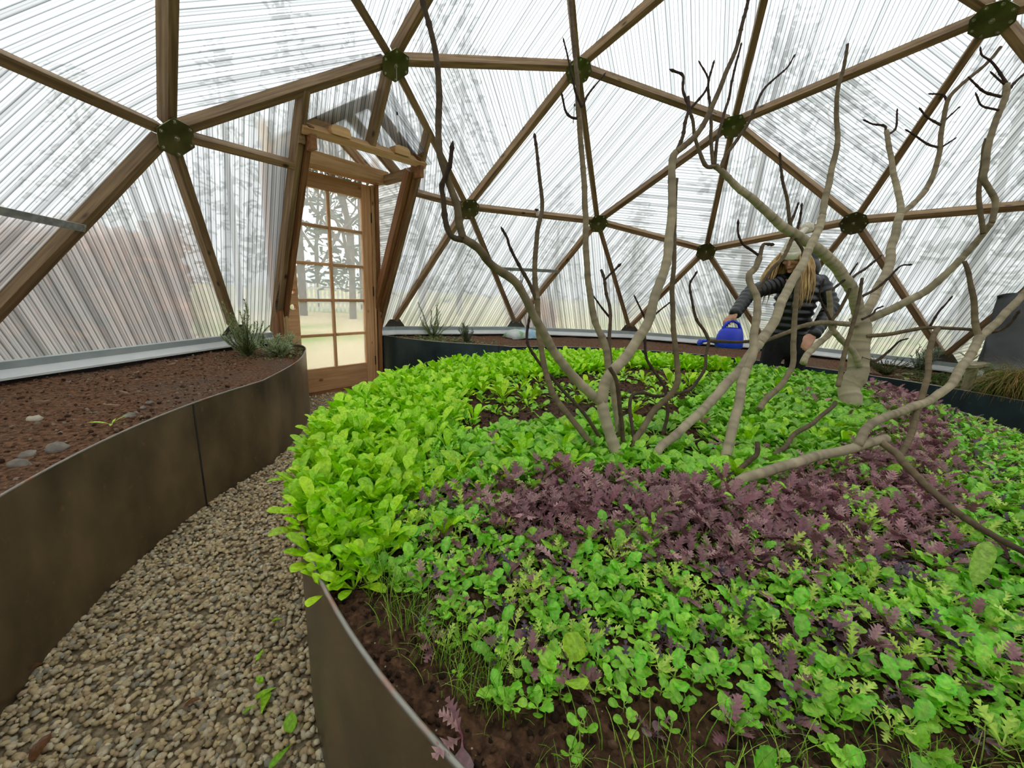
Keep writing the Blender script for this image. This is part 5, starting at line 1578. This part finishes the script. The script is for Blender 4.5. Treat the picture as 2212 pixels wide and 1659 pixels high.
shrub('lavender', 'small silvery lavender by the rim of the bed right of the door', (2.04, 2.46, .515), 22, .2, .1, .055, .004, 260, [lin(164, 178, 150), lin(140, 158, 122)], .3)
shrub('thyme', 'low dark green thyme mound in the far right bed behind the purple greens', (2.45, -1.55, .53), 46, .15, .24, .014, .003, 520, [lin(84, 108, 44), lin(110, 130, 60), lin(68, 92, 40)], .1)
shrub('savory', 'dark needle-leaved herb mound spilling over the right bed rim', (2.35, -1.85, .53), 40, .14, .24, .02, .003, 420, [lin(78, 104, 40), lin(104, 126, 52), lin(62, 88, 36)], .1, .3)
shrub('lavender', 'tall grey lavender clump against the far right wall', (3.0, -2.05, .52), 18, .26, .16, .055, .006, 220, [lin(128, 150, 120), lin(150, 168, 142)], .6)
# broad-leaved low cover
shrink = lambda i_, o__: [(p[0]+(q[0]-p[0])*.05, p[1]+(q[1]-p[1])*.05) for p, q in zip(i_, o__)]
BEDPOLY_L = shrink(lineL, outL)+outL[::-1]
BEDPOLY_R = shrink(lineR, outR)+outR[::-1]
def cover(name, label, spots, cols, s0, s1, cat='ground cover', kinds=None):
    vv, qq, cc, b = [], [], [], 0
    for x, y, z in spots:
        if not (inside((x, y), BEDPOLY_L) or inside((x, y), BEDPOLY_R)): continue
        for k in range(rnd.randint(3, 6)):
            v, q, c = leaf_tpl(rnd.choice((HEART, SPOON, ROUND)), rnd.uniform(.2, .8), .15, col=vary(rnd.choice(cols), .25), vein=vary(rnd.choice(cols), .2))
            m = np.array(leaf_mat4(rnd.uniform(0, 6.28), rnd.uniform(.4, 1.4), rnd.uniform(s0, s1)))
            vv.append(v @ m[:3, :3].T+np.array([x, y, z])); qq.append(q+b); cc.append(c); b += len(v)
    o = obj_me(name, mesh_np(name, np.concatenate(vv), np.concatenate(qq), MT['leaf'], cols=np.concatenate(cc)))
    return tag(o, label, cat, kind='stuff')
cover('ground_cover', 'tiny weeds carpeting the soil of the bed right of the door', [(2.0+rnd.gauss(0, .18), 2.75+rnd.gauss(0, .3), .512) for _ in range(420)], [lin(120, 146, 60), lin(96, 120, 44), lin(146, 160, 80)], .012, .03)
cover('ground_cover', 'tiny weeds on the soil around the left rosemary', [(.38+rnd.gauss(0, .16), 3.32+rnd.gauss(0, .14), .512) for _ in range(220)], [lin(110, 130, 66), lin(140, 152, 92)], .01, .025)
cover('ground_cover', 'olive leafy ground cover in the right bed below the covered chair', [(2.25+rnd.gauss(0, .22), -2.0+rnd.gauss(0, .16), .515) for _ in range(420)], [lin(120, 138, 56), lin(150, 150, 80), lin(92, 108, 48)], .02, .05)
# sage with long grey leaves, and the sedge tuft hanging over the rim
def sage(loc, label):
    root = empty('sage', loc)
    for k in range(16):
        v, q, c = leaf_tpl([(0, .03), (.3, .09), (.6, .1), (.85, .06), (1, .01)], rnd.uniform(.2, .9), .2, petiole=.3, col=vary(lin(142, 160, 128)), vein=lin(176, 188, 164))
        o = obj_me('leaf', mesh_np('sage_leaf', v, q, MT['herb'], cols=c), root)
        o.matrix_local = leaf_mat4(k*2.4, rnd.uniform(.2, 1.1), rnd.uniform(.09, .15), rnd.uniform(0, .16))
    MB().tube([(0, 0, -.01), (.01, 0, .1), (0, .01, .2)], [.005, .004, .002], 6).build('stem', simple('sage_stem', lin(120, 110, 84)), root)
    return tag(root, label, 'herb')
sage((2.72, -2.25, .515), 'grey long-leaved sage standing against the white base strip at right')
def tuft(loc, n, l0, l1, cols, label, over):
    vv, qq, cc, b = [], [], [], 0
    for i in range(n):
        a = rnd.uniform(0, 6.28); l = rnd.uniform(l0, l1)
        d = Vector((math.cos(a), math.sin(a), 0))+Vector(over)*rnd.uniform(.4, 1.4); d.normalize()
        sd = Vector((-d.y, d.x, 0)); p = Vector((rnd.gauss(0, .05), rnd.gauss(0, .05), 0)); ang = rnd.uniform(.05, .4); w = rnd.uniform(.0012, .0022); col = np.array(vary(rnd.choice(cols), .2))
        m = 8; curl = rnd.uniform(.2, .42)
        for k in range(m):
            ww = w*(1-.8*k/(m-1))
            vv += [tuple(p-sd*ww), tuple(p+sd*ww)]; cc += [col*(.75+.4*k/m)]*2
            p = p+(d*math.sin(ang)+Vector((0, 0, math.cos(ang))))*l/(m-1); ang = min(ang+curl, 3.0)
        for k in range(m-1): qq.append((b+2*k, b+2*k+1, b+2*k+3, b+2*k+2))
        b += 2*m
    root = empty('sedge', loc)
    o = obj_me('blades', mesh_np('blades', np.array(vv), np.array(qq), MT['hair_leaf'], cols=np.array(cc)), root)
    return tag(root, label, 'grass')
ov = Vector((-.75, .66, 0))
tuft((1.87, -2.02, .52), 520, .25, .5, [lin(120, 160, 44), lin(98, 138, 40), lin(150, 176, 70)], 'green sedge tuft arching over the right bed rim below the chair', ov*1.0)
tuft((1.79, -2.06, .51), 420, .35, .6, [lin(206, 176, 112), lin(184, 150, 90), lin(150, 130, 66)], 'straw-coloured dry grass hanging down the right bed wall', ov*1.6)

# ------------------------------------------------------------------ covered garden chair in the right bed
chair = empty('garden_chair', (2.0, -2.23, .5), math.radians(50))
tag(chair, 'pale wooden garden chair under a grey fabric cover in the right bed', 'chair')
# local: x = chair right, y = forward (towards the path), z up; seat 0.5 wide
gw = MT['grey_wood']
for sx in (-1, 1):
    beam('leg', (sx*.27, .2, .0), (sx*.27, .2, .2), (0, 1, 0), .06, .035, gw, chair).matrix_parent_inverse = Matrix()
    beam('leg', (sx*.27, -.3, .0), (sx*.27, -.38, .2), (0, 1, 0), .06, .035, gw, chair)
    o = MB().prism([(-.35, -.05), (.24, -.05), (.29, -.03), (.3, 0), (.29, .03), (.24, .05), (-.35, .05)], 0, .028).build('armrest', gw, chair, bevel=.004)
    o.matrix_local = Matrix(((0, 1, 0, sx*.29), (1, 0, 0, 0), (0, 0, 1, .2), (0, 0, 0, 1)))
for k in range(5):
    y = .18-.1*k
    o = MB().box((-.25, y-.04, .12-.02*k), (.25, y+.04, .14-.02*k)).build('seat_slat', gw, chair, bevel=.003)
for k in range(5):
    x = -.2+.1*k
    o = MB().box((x-.042, 0, 0), (x+.042, .02, .72)).build('back_slat', gw, chair, bevel=.003)
    o.matrix_local = Matrix.Translation((0, -.24, .05)) @ Matrix.Rotation(math.radians(3), 4, 'X')
fab = simple('grey_cover_fabric', lin(84, 86, 88), lin(106, 108, 110), rough=.85, scale=5, bump=.5, bscale=9)
cv = MB(); nu, nv_ = 34, 26
vv, ff = [], []
def coverpt(u, w):
    # w 0: front hem, up over the top, to back hem at 1
    x = (u-.5)*(.60+.06*math.sin(PI*w))
    path = [(.04, .20), (-.12, .23), (-.16, .45), (-.16, .70), (-.18, .79), (-.27, .78), (-.31, .6), (-.31, .3)]
    s = w*(len(path)-1); i = min(int(s), len(path)-2); t = s-i
    y = path[i][0]*(1-t)+path[i+1][0]*t; z = path[i][1]*(1-t)+path[i+1][1]*t
    e = abs(u-.5)*2
    fold = .014*noise.noise((x*7, w*5, 0))+.02*noise.noise((x*3, w*2.5, 4))
    z -= .035*e**6
    return (x*(1+.03*noise.noise((w*4, 1, u*2))), y+fold+.02*e**4*(-1 if w < .55 else 1), z+fold*.5)
for i in range(nu+1):
    for k in range(nv_+1):
        vv.append(coverpt(i/nu, k/nv_))
for i in range(nu):
    for k in range(nv_):
        a = i*(nv_+1)+k
        ff.append((a, a+1, a+nv_+2, a+nv_+1))
# close both sides of the cover
for i in (0, nu):
    ring = [i*(nv_+1)+k for k in range(nv_+1)]
    ff.append(tuple(ring if i == 0 else ring[::-1]))
o = cv.add(vv, ff).build('fabric_cover', fab, chair, smooth=True)
es = o.modifiers.new('es', 'EDGE_SPLIT'); es.split_angle = 1.0
sl = o.modifiers.new('sol', 'SOLIDIFY'); sl.thickness = .004

# ------------------------------------------------------------------ hanging and fixed small things
def bar(name, a, b, label, group=None):
    a, b = Vector(a), Vector(b)
    root = empty(name, a)
    o = MB().box((0, -.02, -.004), ((b-a).length, .02, .004)).build('flat_bar', MT['galv'], root, bevel=.0015)
    n = -outward((a+b)/2)
    x = (b-a).normalized(); y = n.cross(x).normalized(); z = x.cross(y)
    o.matrix_world = Matrix(((x.x, y.x, z.x, 0), (x.y, y.y, z.y, 0), (x.z, y.z, z.z, 0), (0, 0, 0, 1)))
    for t in (.012, (b-a).length-.012):
        for dy in (-.01, .01):
            q = obj_me('screw', bolt_me, o); q.location = (t, dy, .004); q.scale = (.5, .5, .35); q.rotation_euler = (PI, 0, 0)
    return tag(root, label, 'metal bar', group)
off = lambda p, k: tuple(Vector(p)-outward(Vector(p))*k)
bar('vent_bar', off((-1.62, 3.06, 1.40), .01), off((-.69, 3.48, 1.34), .01), 'flat galvanised bar crossing the left edge of the dome wall')
bar('vent_bar', off((2.60, 2.405, 1.356), .012), off((3.095, 1.71, 1.369), .012), 'flat galvanised bar behind the fig stems on the far wall')
act = empty('vent_opener', (2.79, 2.11, 1.36))
tag(act, 'small steel vent opener arm hanging below the far galvanised bar', 'vent opener')
for dx, L_ in ((0, .27), (.018, .2)):
    MB().tube([(dx, -dx, 0), (dx+.02, -.0-dx, -L_*.5), (dx+.035, .02-dx, -L_)], .0065, 8).build('rod', MT['galv'], act, smooth=True)
MB().box((-.01, -.012, -.2), (.03, .012, -.13)).build('cylinder_block', MT['galv'], act, bevel=.004)

clear = simple('clear_tube', lin(225, 232, 228), rough=.1, spec=.8)
def hanging_tube(p, l1, l2, label):
    root = empty('hanging_tube', p)
    MB().tube([(0, 0, 0), (0, 0, -l1)], .0016, 6).build('cord', MT['galv'], root)
    MB().lathe([(0, -l1-.02), (.006, -l1-.02), (.008, -l1-.005), (.005, -l1+.004), (0, -l1+.006)], 10).build('cap', MT['hinge'], root, smooth=True)
    MB().lathe([(0, -l1-l2), (.005, -l1-l2), (.0065, -l1-l2+.01), (.0065, -l1-.02), (0, -l1-.02)], 10).build('glass_tube', clear, root, smooth=True)
    return tag(root, label, 'hanging tube', 'hanging tubes')
hanging_tube((.80, 2.478, 2.66), .29, .14, 'thin clear tube on a cord hanging from the hub above the door')
hanging_tube((1.85, 1.372, 2.93), .2, .15, 'thin clear tube on a cord hanging below the upper centre hub')
cr = empty('crystal_spinner', (2.62, 1.885, 1.97))
tag(cr, 'little solar rainbow spinner with hanging crystals on the far strut', 'ornament')
MB().box((-.028, -.005, .03), (.028, .03, .045)).build('solar_cell', MT['hinge'], cr)
MB().lathe([(0, -.03), (.018, -.03), (.024, -.01), (.024, .012), (.015, .028), (0, .03)], 16).build('housing', simple('spinner_housing', lin(206, 170, 160), lin(226, 214, 210), rough=.3), cr, smooth=True)
for dx, l in ((-.018, .09), (.018, .075)):
    MB().tube([(dx, 0, -.02), (dx, 0, -l)], .0012, 5).build('thread', MT['galv'], cr)
    MB().lathe([(0, -l-.032), (.012, -l-.014), (.01, -l-.004), (0, -l)], 8).build('crystal', clear, cr)
# plastic bag of compost lying in the far bed
bagm = simple('printed_bag', lin(226, 234, 230), lin(150, 200, 150), rough=.35, scale=7, lo=.45, hi=.55)
bg = MB(); vv, ff = [], []
for i in range(19):
    for k in range(13):
        u, w = i/18-.5, k/12-.5
        edge = (1-(2*u)**4)*(1-(2*w)**4)
        vv.append((u*.46, w*.3, .012+.1*max(0, edge)**.6+.012*noise.noise((u*9, w*9, 3))))
for i in range(18):
    for k in range(12):
        a = i*13+k; ff.append((a, a+13, a+14, a+1))
n0 = len(vv)
bag = empty('compost_bag', (2.86, 2.06, .512), math.radians(-40))
o = bg.add(vv, ff).build('bag_body', bagm, bag, smooth=True)
s_ = o.modifiers.new('sol', 'SOLIDIFY'); s_.thickness = .012
band = MB(); 
vv = [vv[i*13+k] for i in range(8, 14) for k in range(13)]
band.add([(x, y, z+.004) for x, y, z in vv], [(i*13+k, (i+1)*13+k, (i+1)*13+k+1, i*13+k+1) for i in range(5) for k in range(12)]).build('blue_band', simple('bag_blue', lin(120, 176, 214), lin(190, 220, 236), rough=.35, scale=12), bag, smooth=True)
tag(bag, 'crumpled white, green and blue plastic bag lying in the far bed', 'plastic bag')
# small white lid beside the rosemary
ld = MB().lathe([(0, .004), (.05, .004), (.055, .0), (.055, .014), (.05, .017), (0, .015)], 24).build('plastic_lid', simple('white_plastic', lin(214, 226, 214), rough=.4), None, smooth=True)
ld.matrix_world = Matrix.Translation((.55, 3.5, .535)) @ Matrix.Rotation(.5, 4, 'X')
tag(ld, 'round pale plastic lid lying beside the lavender in the left bed', 'lid')

# stones, chips and clods on the left bed
stone_m = simple('grey_stone', lin(118, 110, 100), lin(168, 160, 148), rough=.9, scale=16, bump=.4)
chip_m = simple('wood_chip', lin(128, 96, 70), lin(190, 162, 128), rough=.9, scale=20)
def rock(loc, s, seed, flat=.55, mat=None, name='stone', label=None, group=None, n=12):
    v, f = [], []
    for i in range(n//2+1):
        for k in range(n):
            th, ph = PI*i/(n//2), 2*PI*k/n
            d = Vector((math.sin(th)*math.cos(ph), math.sin(th)*math.sin(ph), math.cos(th)))
            r = 1+.35*noise.noise(d*1.4+Vector((seed, 0, 0)))+.15*noise.noise(d*3.5+Vector((0, seed, 0)))
            v.append((d.x*r*s, d.y*r*s*.75, d.z*r*s*flat))
    for i in range(n//2):
        for k in range(n): f.append((i*n+k, (i+1)*n+k, (i+1)*n+(k+1) % n, i*n+(k+1) % n))
    o = MB().add(v, f).build(name, mat or stone_m, None, smooth=True)
    o.location = loc; o.rotation_euler = (0, 0, seed)
    return tag(o, label, 'stone', group)
for i, (x, y, s, lab) in enumerate([(-1.40, 2.355, .036, 'flat grey stone near the left bed rim, largest of the loose stones'), (-1.095, 2.535, .027, 'grey stone beside the lime sprout in the left bed'), (-1.52, 2.29, .03, 'grey stone at the left picture edge by the bed rim'),
                                   (-1.28, 2.80, .026, 'pale whitish stone in the middle of the left bed'), (-.94, 2.68, .018, 'small grey stone behind the lime sprout on the left bed'), (-1.47, 2.36, .025, 'grey stone between the two larger ones by the left rim'),
                                   (-1.0, 2.62, .015, 'tiny grey stone right of the lime sprout')]):
    rock((x, y, .515), s, i*3.7+1, label=lab, group='stones on the left bed', mat=stone_m if i != 3 else simple('white_stone', lin(206, 196, 176), rough=.9))
for i, (x, y, a) in enumerate([(-1.15, 3.06, .4), (-.75, 3.35, 1.2), (-.35, 3.5, .2), (-1.05, 2.75, 2.0), (-.6, 3.4, .8), (-.3, 3.42, 2.2), (-.9, 2.95, 1.6)]):
    o = MB().prism([(-.035, -.006), (.02, -.008), (.034, 0), (.02, .007), (-.03, .006)], 0, .005).build('wood_chip', chip_m)
    o.location = (x, y, .52); o.rotation_euler = (rnd.uniform(-.2, .2), rnd.uniform(-.2, .2), a)
    tag(o, 'thin pale wood chip lying on the soil of the left bed', 'wood chip', 'wood chips on the left bed')
# lone lime sprout in the left bed
sp = empty('lime_sprout', (-1.182, 2.49, .512))
for az, ln, lean in ((2.4, .075, 1.15), (-.6, .06, .8), (.6, .035, .9), (4.2, .05, 1.2)):
    v, q, c = leaf_tpl([(0, .03), (.3, .1), (.6, .11), (.85, .06), (1, .01)], .5, .3, petiole=.2, col=LIME2, vein=PALE2)
    o = obj_me('leaf', mesh_np('sprout_leaf', v, q, MT['leaf'], cols=c), sp); o.matrix_local = leaf_mat4(az, lean, ln)
tag(sp, 'lone lime-green sprout in the bare left bed near the rim', 'seedling')
# clods: crumbled soil
def clods(region, n, s0, s1, zf, parent, cols):
    VV, CC = [], []
    cnt = 0
    while cnt < n:
        x, y = region()
        if x is None: continue
        s = rnd.uniform(s0, s1)*rnd.uniform(.5, 1)
        v = rotz(blob(s, .3, .8), rnd.uniform(0, 6.28))+np.array([x, y, zf(x, y)+s*.2])
        VV.append(v); CC.append(np.tile(np.array(rnd.choice(cols))*rnd.uniform(.7, 1.2), (12, 1))); cnt += 1
    F_ = (ICO_F[None]+(np.arange(n)*12)[:, None, None]).reshape(-1, 3)
    o = obj_me('soil_crumbs', mesh_np('soil_crumbs', np.concatenate(VV), F_, MT['clod'], cols=np.concatenate(CC), polysize=3, smooth=False), parent)
    o['kind'] = 'stuff'
SOILD = [lin(64, 44, 32), lin(84, 60, 44), lin(46, 33, 25), lin(104, 80, 60)]
SOILC = [lin(96, 68, 50), lin(124, 92, 70), lin(72, 52, 40), lin(140, 108, 84), lin(150, 134, 116)]
def regL():
    a = rnd.uniform(86, 185); t = rnd.random(); r = 2.62+t*1.18
    x, y = r*math.cos(math.radians(a)), r*math.sin(math.radians(a))
    if a < 100 and (x-.02)*.6+(3.2-y)*.8 > 0: return None, None
    return x, y
clods(regL, 5200, .004, .013, lambda x, y: .508+soil_h(x, y), bedL, SOILC)
def regC():
    x, y = rnd.uniform(-1.86, -1.2), rnd.uniform(-.3, 1.1)
    return (x, y) if in_bed(x, y, .01) else (None, None)
clods(regC, 3000, .003, .009, lambda x, y: zsoil(x, y), bedC, SOILD)
def regS():
    x, y = rnd.uniform(-.6, 1.5), rnd.uniform(.1, 1.4)
    return (x, y) if in_bed(x, y, .05) else (None, None)
clods(regS, 2500, .004, .011, lambda x, y: zsoil(x, y), bedC, SOILD)

# leaves dropped on the gravel
def fallen(x, y, s, a, st, col, label, grp, bend=.5, cat='fallen leaf'):
    v, q, c = leaf_tpl(st, bend, .25, petiole=.12, col=col, vein=[min(1, k*1.2) for k in col])
    o = obj_me('fallen_leaf', mesh_np('fallen_leaf', v, q, MT['leaf'], cols=c))
    o.location = (x, y, .022+s*bend*.25); o.scale = (s, s, s); o.rotation_euler = (rnd.uniform(-.1, .15), rnd.uniform(-.2, .2), a)
    tag(o, label, cat, grp)
gl = 'green leaves dropped on the gravel'
for x, y, s, a, lab in ((-1.293, 1.499, .035, .4, 'small green leaf on the gravel, farthest from the camera'), (-1.399, 1.453, .038, 1.9, 'narrow green leaf on the gravel below the farthest one'), (-1.473, 1.394, .03, 3, 'little curled green leaf on gravel left of the leaf cluster'),
                        (-1.477, 1.313, .052, .9, 'crumpled green leaf on gravel at the bed wall, middle of the row'), (-1.545, 1.285, .075, -.9, 'long green leaf on gravel, largest of those dropped'), (-1.528, 1.32, .035, 1.1, 'small green leaf tucked behind the long dropped leaf'),
                        (-1.51, 1.226, .055, 2.4, 'curled green leaf on gravel beside the bed wall'), (-1.571, 1.156, .055, 1.4, 'oval green leaf on the gravel, nearest to the camera')):
    fallen(x, y, s, a, rnd.choice((SPOON, ROUND)), vary(LIME), lab, gl)
gb = 'brown leaves on the gravel'
for x, y, s, a, lab in ((-1.575, 1.459, .05, .6, 'curled brown dry leaf in the middle of the near gravel'), (-1.76, 1.70, .06, 2, 'brown dry leaf on the gravel at the lower left corner'), (-.697, 2.5, .07, .3, 'brown dry leaf at the foot of the left bed wall'), (-1.667, 1.962, .05, 1, 'small brown leaf against the left bed wall')):
    fallen(x, y, s, a, OVATE, lin(126, 84, 52), lab, gb, .9)

# singled-out plants
def hero(name, leaves, loc, label, cat='salad plant', mat='leaf'):
    root = empty(name, loc)
    for st, az, lean, ln, col, vein, bend, pet in leaves:
        v, q, c = leaf_tpl(st, bend, .2, .02, petiole=pet, col=col, vein=vein, sweep=.75 if mat == 'purple' else 0)
        o = obj_me('leaf', mesh_np(name+'_leaf', v, q, MT[mat], cols=c), root); o.matrix_local = leaf_mat4(az, lean, ln)
    return tag(root, label, cat)
DOCK = [(0, .02), (.1, .06), (.25, .1), (.4, .115), (.55, .11), (.7, .118), (.85, .105), (.95, .06), (1, .015)]
TOC = math.atan2(.4441+.222, -2.12+1.125)
hero('dock_plant', [(DOCK, TOC+PI, .12, .13, lin(176, 226, 84), lin(206, 238, 130), .2, .28), (ROUND, .3, 1.0, .07, lin(150, 214, 70), VG, .5, .4), (ROUND, 2.2, 1.1, .06, lin(120, 196, 60), VG, .5, .4)], (-1.125, -.222, .552), 'tall pale green dock leaf standing upright above the mustard at right')
hero('tatsoi_plant', [(ROUND, TOC+PI+.2, .25, .07, lin(190, 232, 60), VG, .2, .4), (ROUND, TOC+1.2, .8, .06, lin(178, 226, 56), VG, .4, .35), (ROUND, TOC-1.0, .9, .055, lin(160, 216, 50), VG, .4, .35), (ROUND, TOC, 1.0, .05, lin(150, 210, 50), VG, .4, .35)], (-1.61, .51, .555), 'yellow-green round-leaved plant at the front soil edge, shinier than its neighbours')
hero('purple_mizuna', [(lobed(11, .22, .3), 2.1, .4, .055, PUR2, VP, .5, .25), (lobed(11, .22, .3), 2.9, .9, .06, PUR2, VP, .5, .25), (lobed(11, .2, .3), 1.2, .5, .05, PUR, VP, .5, .25), (HEART, 3.6, 1.3, .04, CP, VP, .4, .4)], (-1.745, .62, .555), 'reddish-purple jagged seedling leaning over the near rim', mat='purple')
hero('mustard_seedling', [(OVATE, TOC+2.6, .3, .055, MUS, VG, .4, .3), (OVATE, TOC+1.4, .7, .05, MUS2, VG, .5, .3), (HEART, TOC-.6, 1.0, .035, CO, VG, .3, .4), (HEART, TOC+.6, 1.1, .035, CO, VG, .3, .4)], (-1.66, .27, .555), 'green mustard seedling standing alone in the grassy near edge')

# ------------------------------------------------------------------ outside: trees, hedge and fence
CAMW = Vector((-2.1205, .4441, 0))
def polar(az, d, z=-.06):
    a = math.radians(az); return Vector((CAMW.x+d*math.cos(a), CAMW.y+d*math.sin(a), z))
trunk_m = simple('outdoor_bark', lin(78, 68, 58), lin(112, 100, 88), rough=.95, scale=9, bump=.5)
needle_m = leafmat('pine_needles', .2, .7, .1)
def quads_cloud(centers, size, cols, flat=.5):
    n = len(centers)
    c = np.array(centers)
    u = rng.normal(size=(n, 3)); u[:, 2] *= flat; u /= np.linalg.norm(u, axis=1)[:, None]
    w = rng.normal(size=(n, 3)); w -= u*(u*w).sum(1)[:, None]; w /= np.linalg.norm(w, axis=1)[:, None]
    s = size*rng.uniform(.5, 1.3, (n, 1))
    v = np.stack([c-u*s-w*s*.3, c+u*s-w*s*.12, c+u*s*.9+w*s*.2, c-u*s*.8+w*s*.35], 1).reshape(-1, 3)
    q = np.arange(4*n).reshape(n, 4)
    col = np.repeat(np.array(cols)[rng.integers(0, len(cols), n)]*rng.uniform(.6, 1.2, (n, 1)), 4, 0)
    return v, q, col
def conifer(az, d, h, r, n, label):
    p = polar(az, d)
    root = empty('pine_tree', p)
    MB().tube([(0, 0, -.1), (.1, .05, h*.5), (0, 0, h*.97)], [.12, .09, .02], 8).build('trunk', trunk_m, root, smooth=True)
    cs = []
    for t in np.arange(.12, 1.0, .055):
        rr = r*(1-t)**.75+.15
        for k in range(6):
            a = rnd.uniform(0, 6.28)
            L_ = rr*rnd.uniform(.6, 1.1)
            for _ in range(max(6, int(n*L_/r/100))):
                s = rnd.random()**.7
                cs.append((math.cos(a)*L_*s+rnd.gauss(0, .14), math.sin(a)*L_*s+rnd.gauss(0, .14), t*h-.35*s*s*L_*.4+rnd.gauss(0, .12)))
    v, q, c = quads_cloud(cs, .17, [lin(58, 86, 68), lin(80, 108, 86), lin(44, 68, 55)])
    obj_me('crown', mesh_np('crown', v, q, needle_m, cols=c, smooth=False), root)
    tag(root, label, 'tree', 'pines outside the dome')
for i, (az, d, h, r, lab) in enumerate([(46.5, 15, 9.5, 2.4, 'dark pine seen through the left column of door panes'), (39.5, 19, 11, 2.8, 'dark pine seen through the right column of door panes'), (32, 14, 10.5, 2.8, 'dark pine blurred behind the panel right of the door'),
                                        (27, 17, 11.5, 2.8, 'dark pine blurred behind the panel left of the centre'), (53, 19, 9, 2.6, 'pine blurred behind the panel left of the door'), (-9, 12, 7.6, 2.6, 'dark pine blurred behind the grey panel above the person'),
                                        (-15, 13, 7.2, 2.6, 'dark pine blurred behind the panel right of the person'), (-28, 13, 8.4, 2.8, 'dark pine blurred behind the panel at the right edge'), (-37, 14, 9, 2.8, 'dark pine beyond the right picture edge'),
                                        (14, 24, 7, 2.5, 'distant pine blurred behind the middle panels'), (4, 26, 7, 2.5, 'distant pine blurred behind the panel under the middle hub'), (64, 22, 8, 2.6, 'distant pine behind the left panels')]):
    conifer(az, d, h, r, 1300, lab)
# bare tree outside the door
def bare_tree(az, d, h, label):
    root = empty('bare_tree', polar(az, d))
    segs = []
    def grow(p, dr, L_, r, lev):
        q = p+dr*L_
        segs.append((p, q, r, r*.7, lev))
        if lev > 4: return
        for k in range(3 if lev else 4):
            nd = (dr+Vector((rnd.gauss(0, .5), rnd.gauss(0, .5), rnd.gauss(.1, .3)))).normalized()
            grow(q if k < 2 else p.lerp(q, rnd.uniform(.4, .9)), nd, L_*rnd.uniform(.55, .8), r*.6, lev+1)
    grow(Vector((0, 0, -.1)), Vector((.05, .02, 1)).normalized(), h*.3, .11, 0)
    tr_, br_ = MB(), MB()
    for p, q, a, b_, lev in segs:
        (tr_ if lev == 0 else br_).tube([p, q], [a, b_], 5 if lev else 8, cap=False)
    tr_.build('trunk', trunk_m, root, smooth=True); br_.build('branches', trunk_m, root, smooth=True)
    tag(root, label, 'tree', 'bare trees outside the door')
bare_tree(40.8, 14, 9, 'bare dark-trunked tree seen through the right door panes')
bare_tree(44.8, 20, 9, 'bare tree seen through the left door panes behind the fence')
# picket fence
fence = empty('picket_fence', polar(45.5, 17))
tag(fence, 'white picket fence across the lawn behind the door panes', 'fence')
pw_ = simple('white_paint', lin(226, 228, 224), rough=.6)
pk = MB().prism([(-.045, 0), (.045, 0), (.045, 1.0), (0, 1.1), (-.045, 1.0)], -.01, .01).build('picket', pw_, fence)
pk_me = pk.data
fa = math.radians(45.5+90)
FMt = Matrix.Rotation(fa, 4, 'Z') @ Matrix.Rotation(PI/2, 4, 'X')
pk.matrix_local = Matrix.Translation((math.cos(fa)*-1.8, math.sin(fa)*-1.8, 0)) @ FMt
for k in range(1, 26):
    s = -1.8+k*.15
    o = obj_me('picket', pk_me, fence); o.matrix_local = Matrix.Translation((math.cos(fa)*s, math.sin(fa)*s, 0)) @ FMt
for z in (.3, .8):
    o = MB().box((-1.9, -.02, z), (2.0, .02, z+.08)).build('fence_rail', pw_, fence); o.rotation_euler = (0, 0, fa); o.location = (0, 0, 0)
# russet hedge and shrub pressed near the dome
def hedge(az0, az1, d, h, label, n, cols):
    root = empty('russet_hedge', polar((az0+az1)/2, d))
    cs = []
    for _ in range(n):
        a = rnd.uniform(az0, az1); q = polar(a, d+rnd.gauss(0, .35))
        z = h*rnd.random()**.8*(.75+.25*noise.noise((a*.2, 0, 0)))
        cs.append((q.x-root.location.x, q.y-root.location.y, z+.05))
    v, q, c = quads_cloud(cs, .17, cols, 1)
    obj_me('foliage', mesh_np('foliage', v, q, needle_m, cols=c, smooth=False), root)
    m = MB()
    for k in range(9):
        a = az0+(az1-az0)*(k+.5)/9; q = polar(a, d)-root.location
        m.tube([(q.x, q.y, -.1), (q.x+rnd.gauss(0, .1), q.y+rnd.gauss(0, .1), h*.8)], [.03, .01], 5)
    m.build('stem', trunk_m, root)
    tag(root, label, 'hedge', 'russet hedges outside')
hedge(58, 82, 6.6, 2.1, 'rust-brown hedge glowing through the lower left panel', 2600, [lin(176, 112, 70), lin(150, 96, 62), lin(196, 138, 94), lin(128, 88, 60)])
hedge(14, 20, 8.6, 1.15, 'rust-brown shrub glowing through the low far panel', 700, [lin(186, 138, 96), lin(160, 116, 80)])
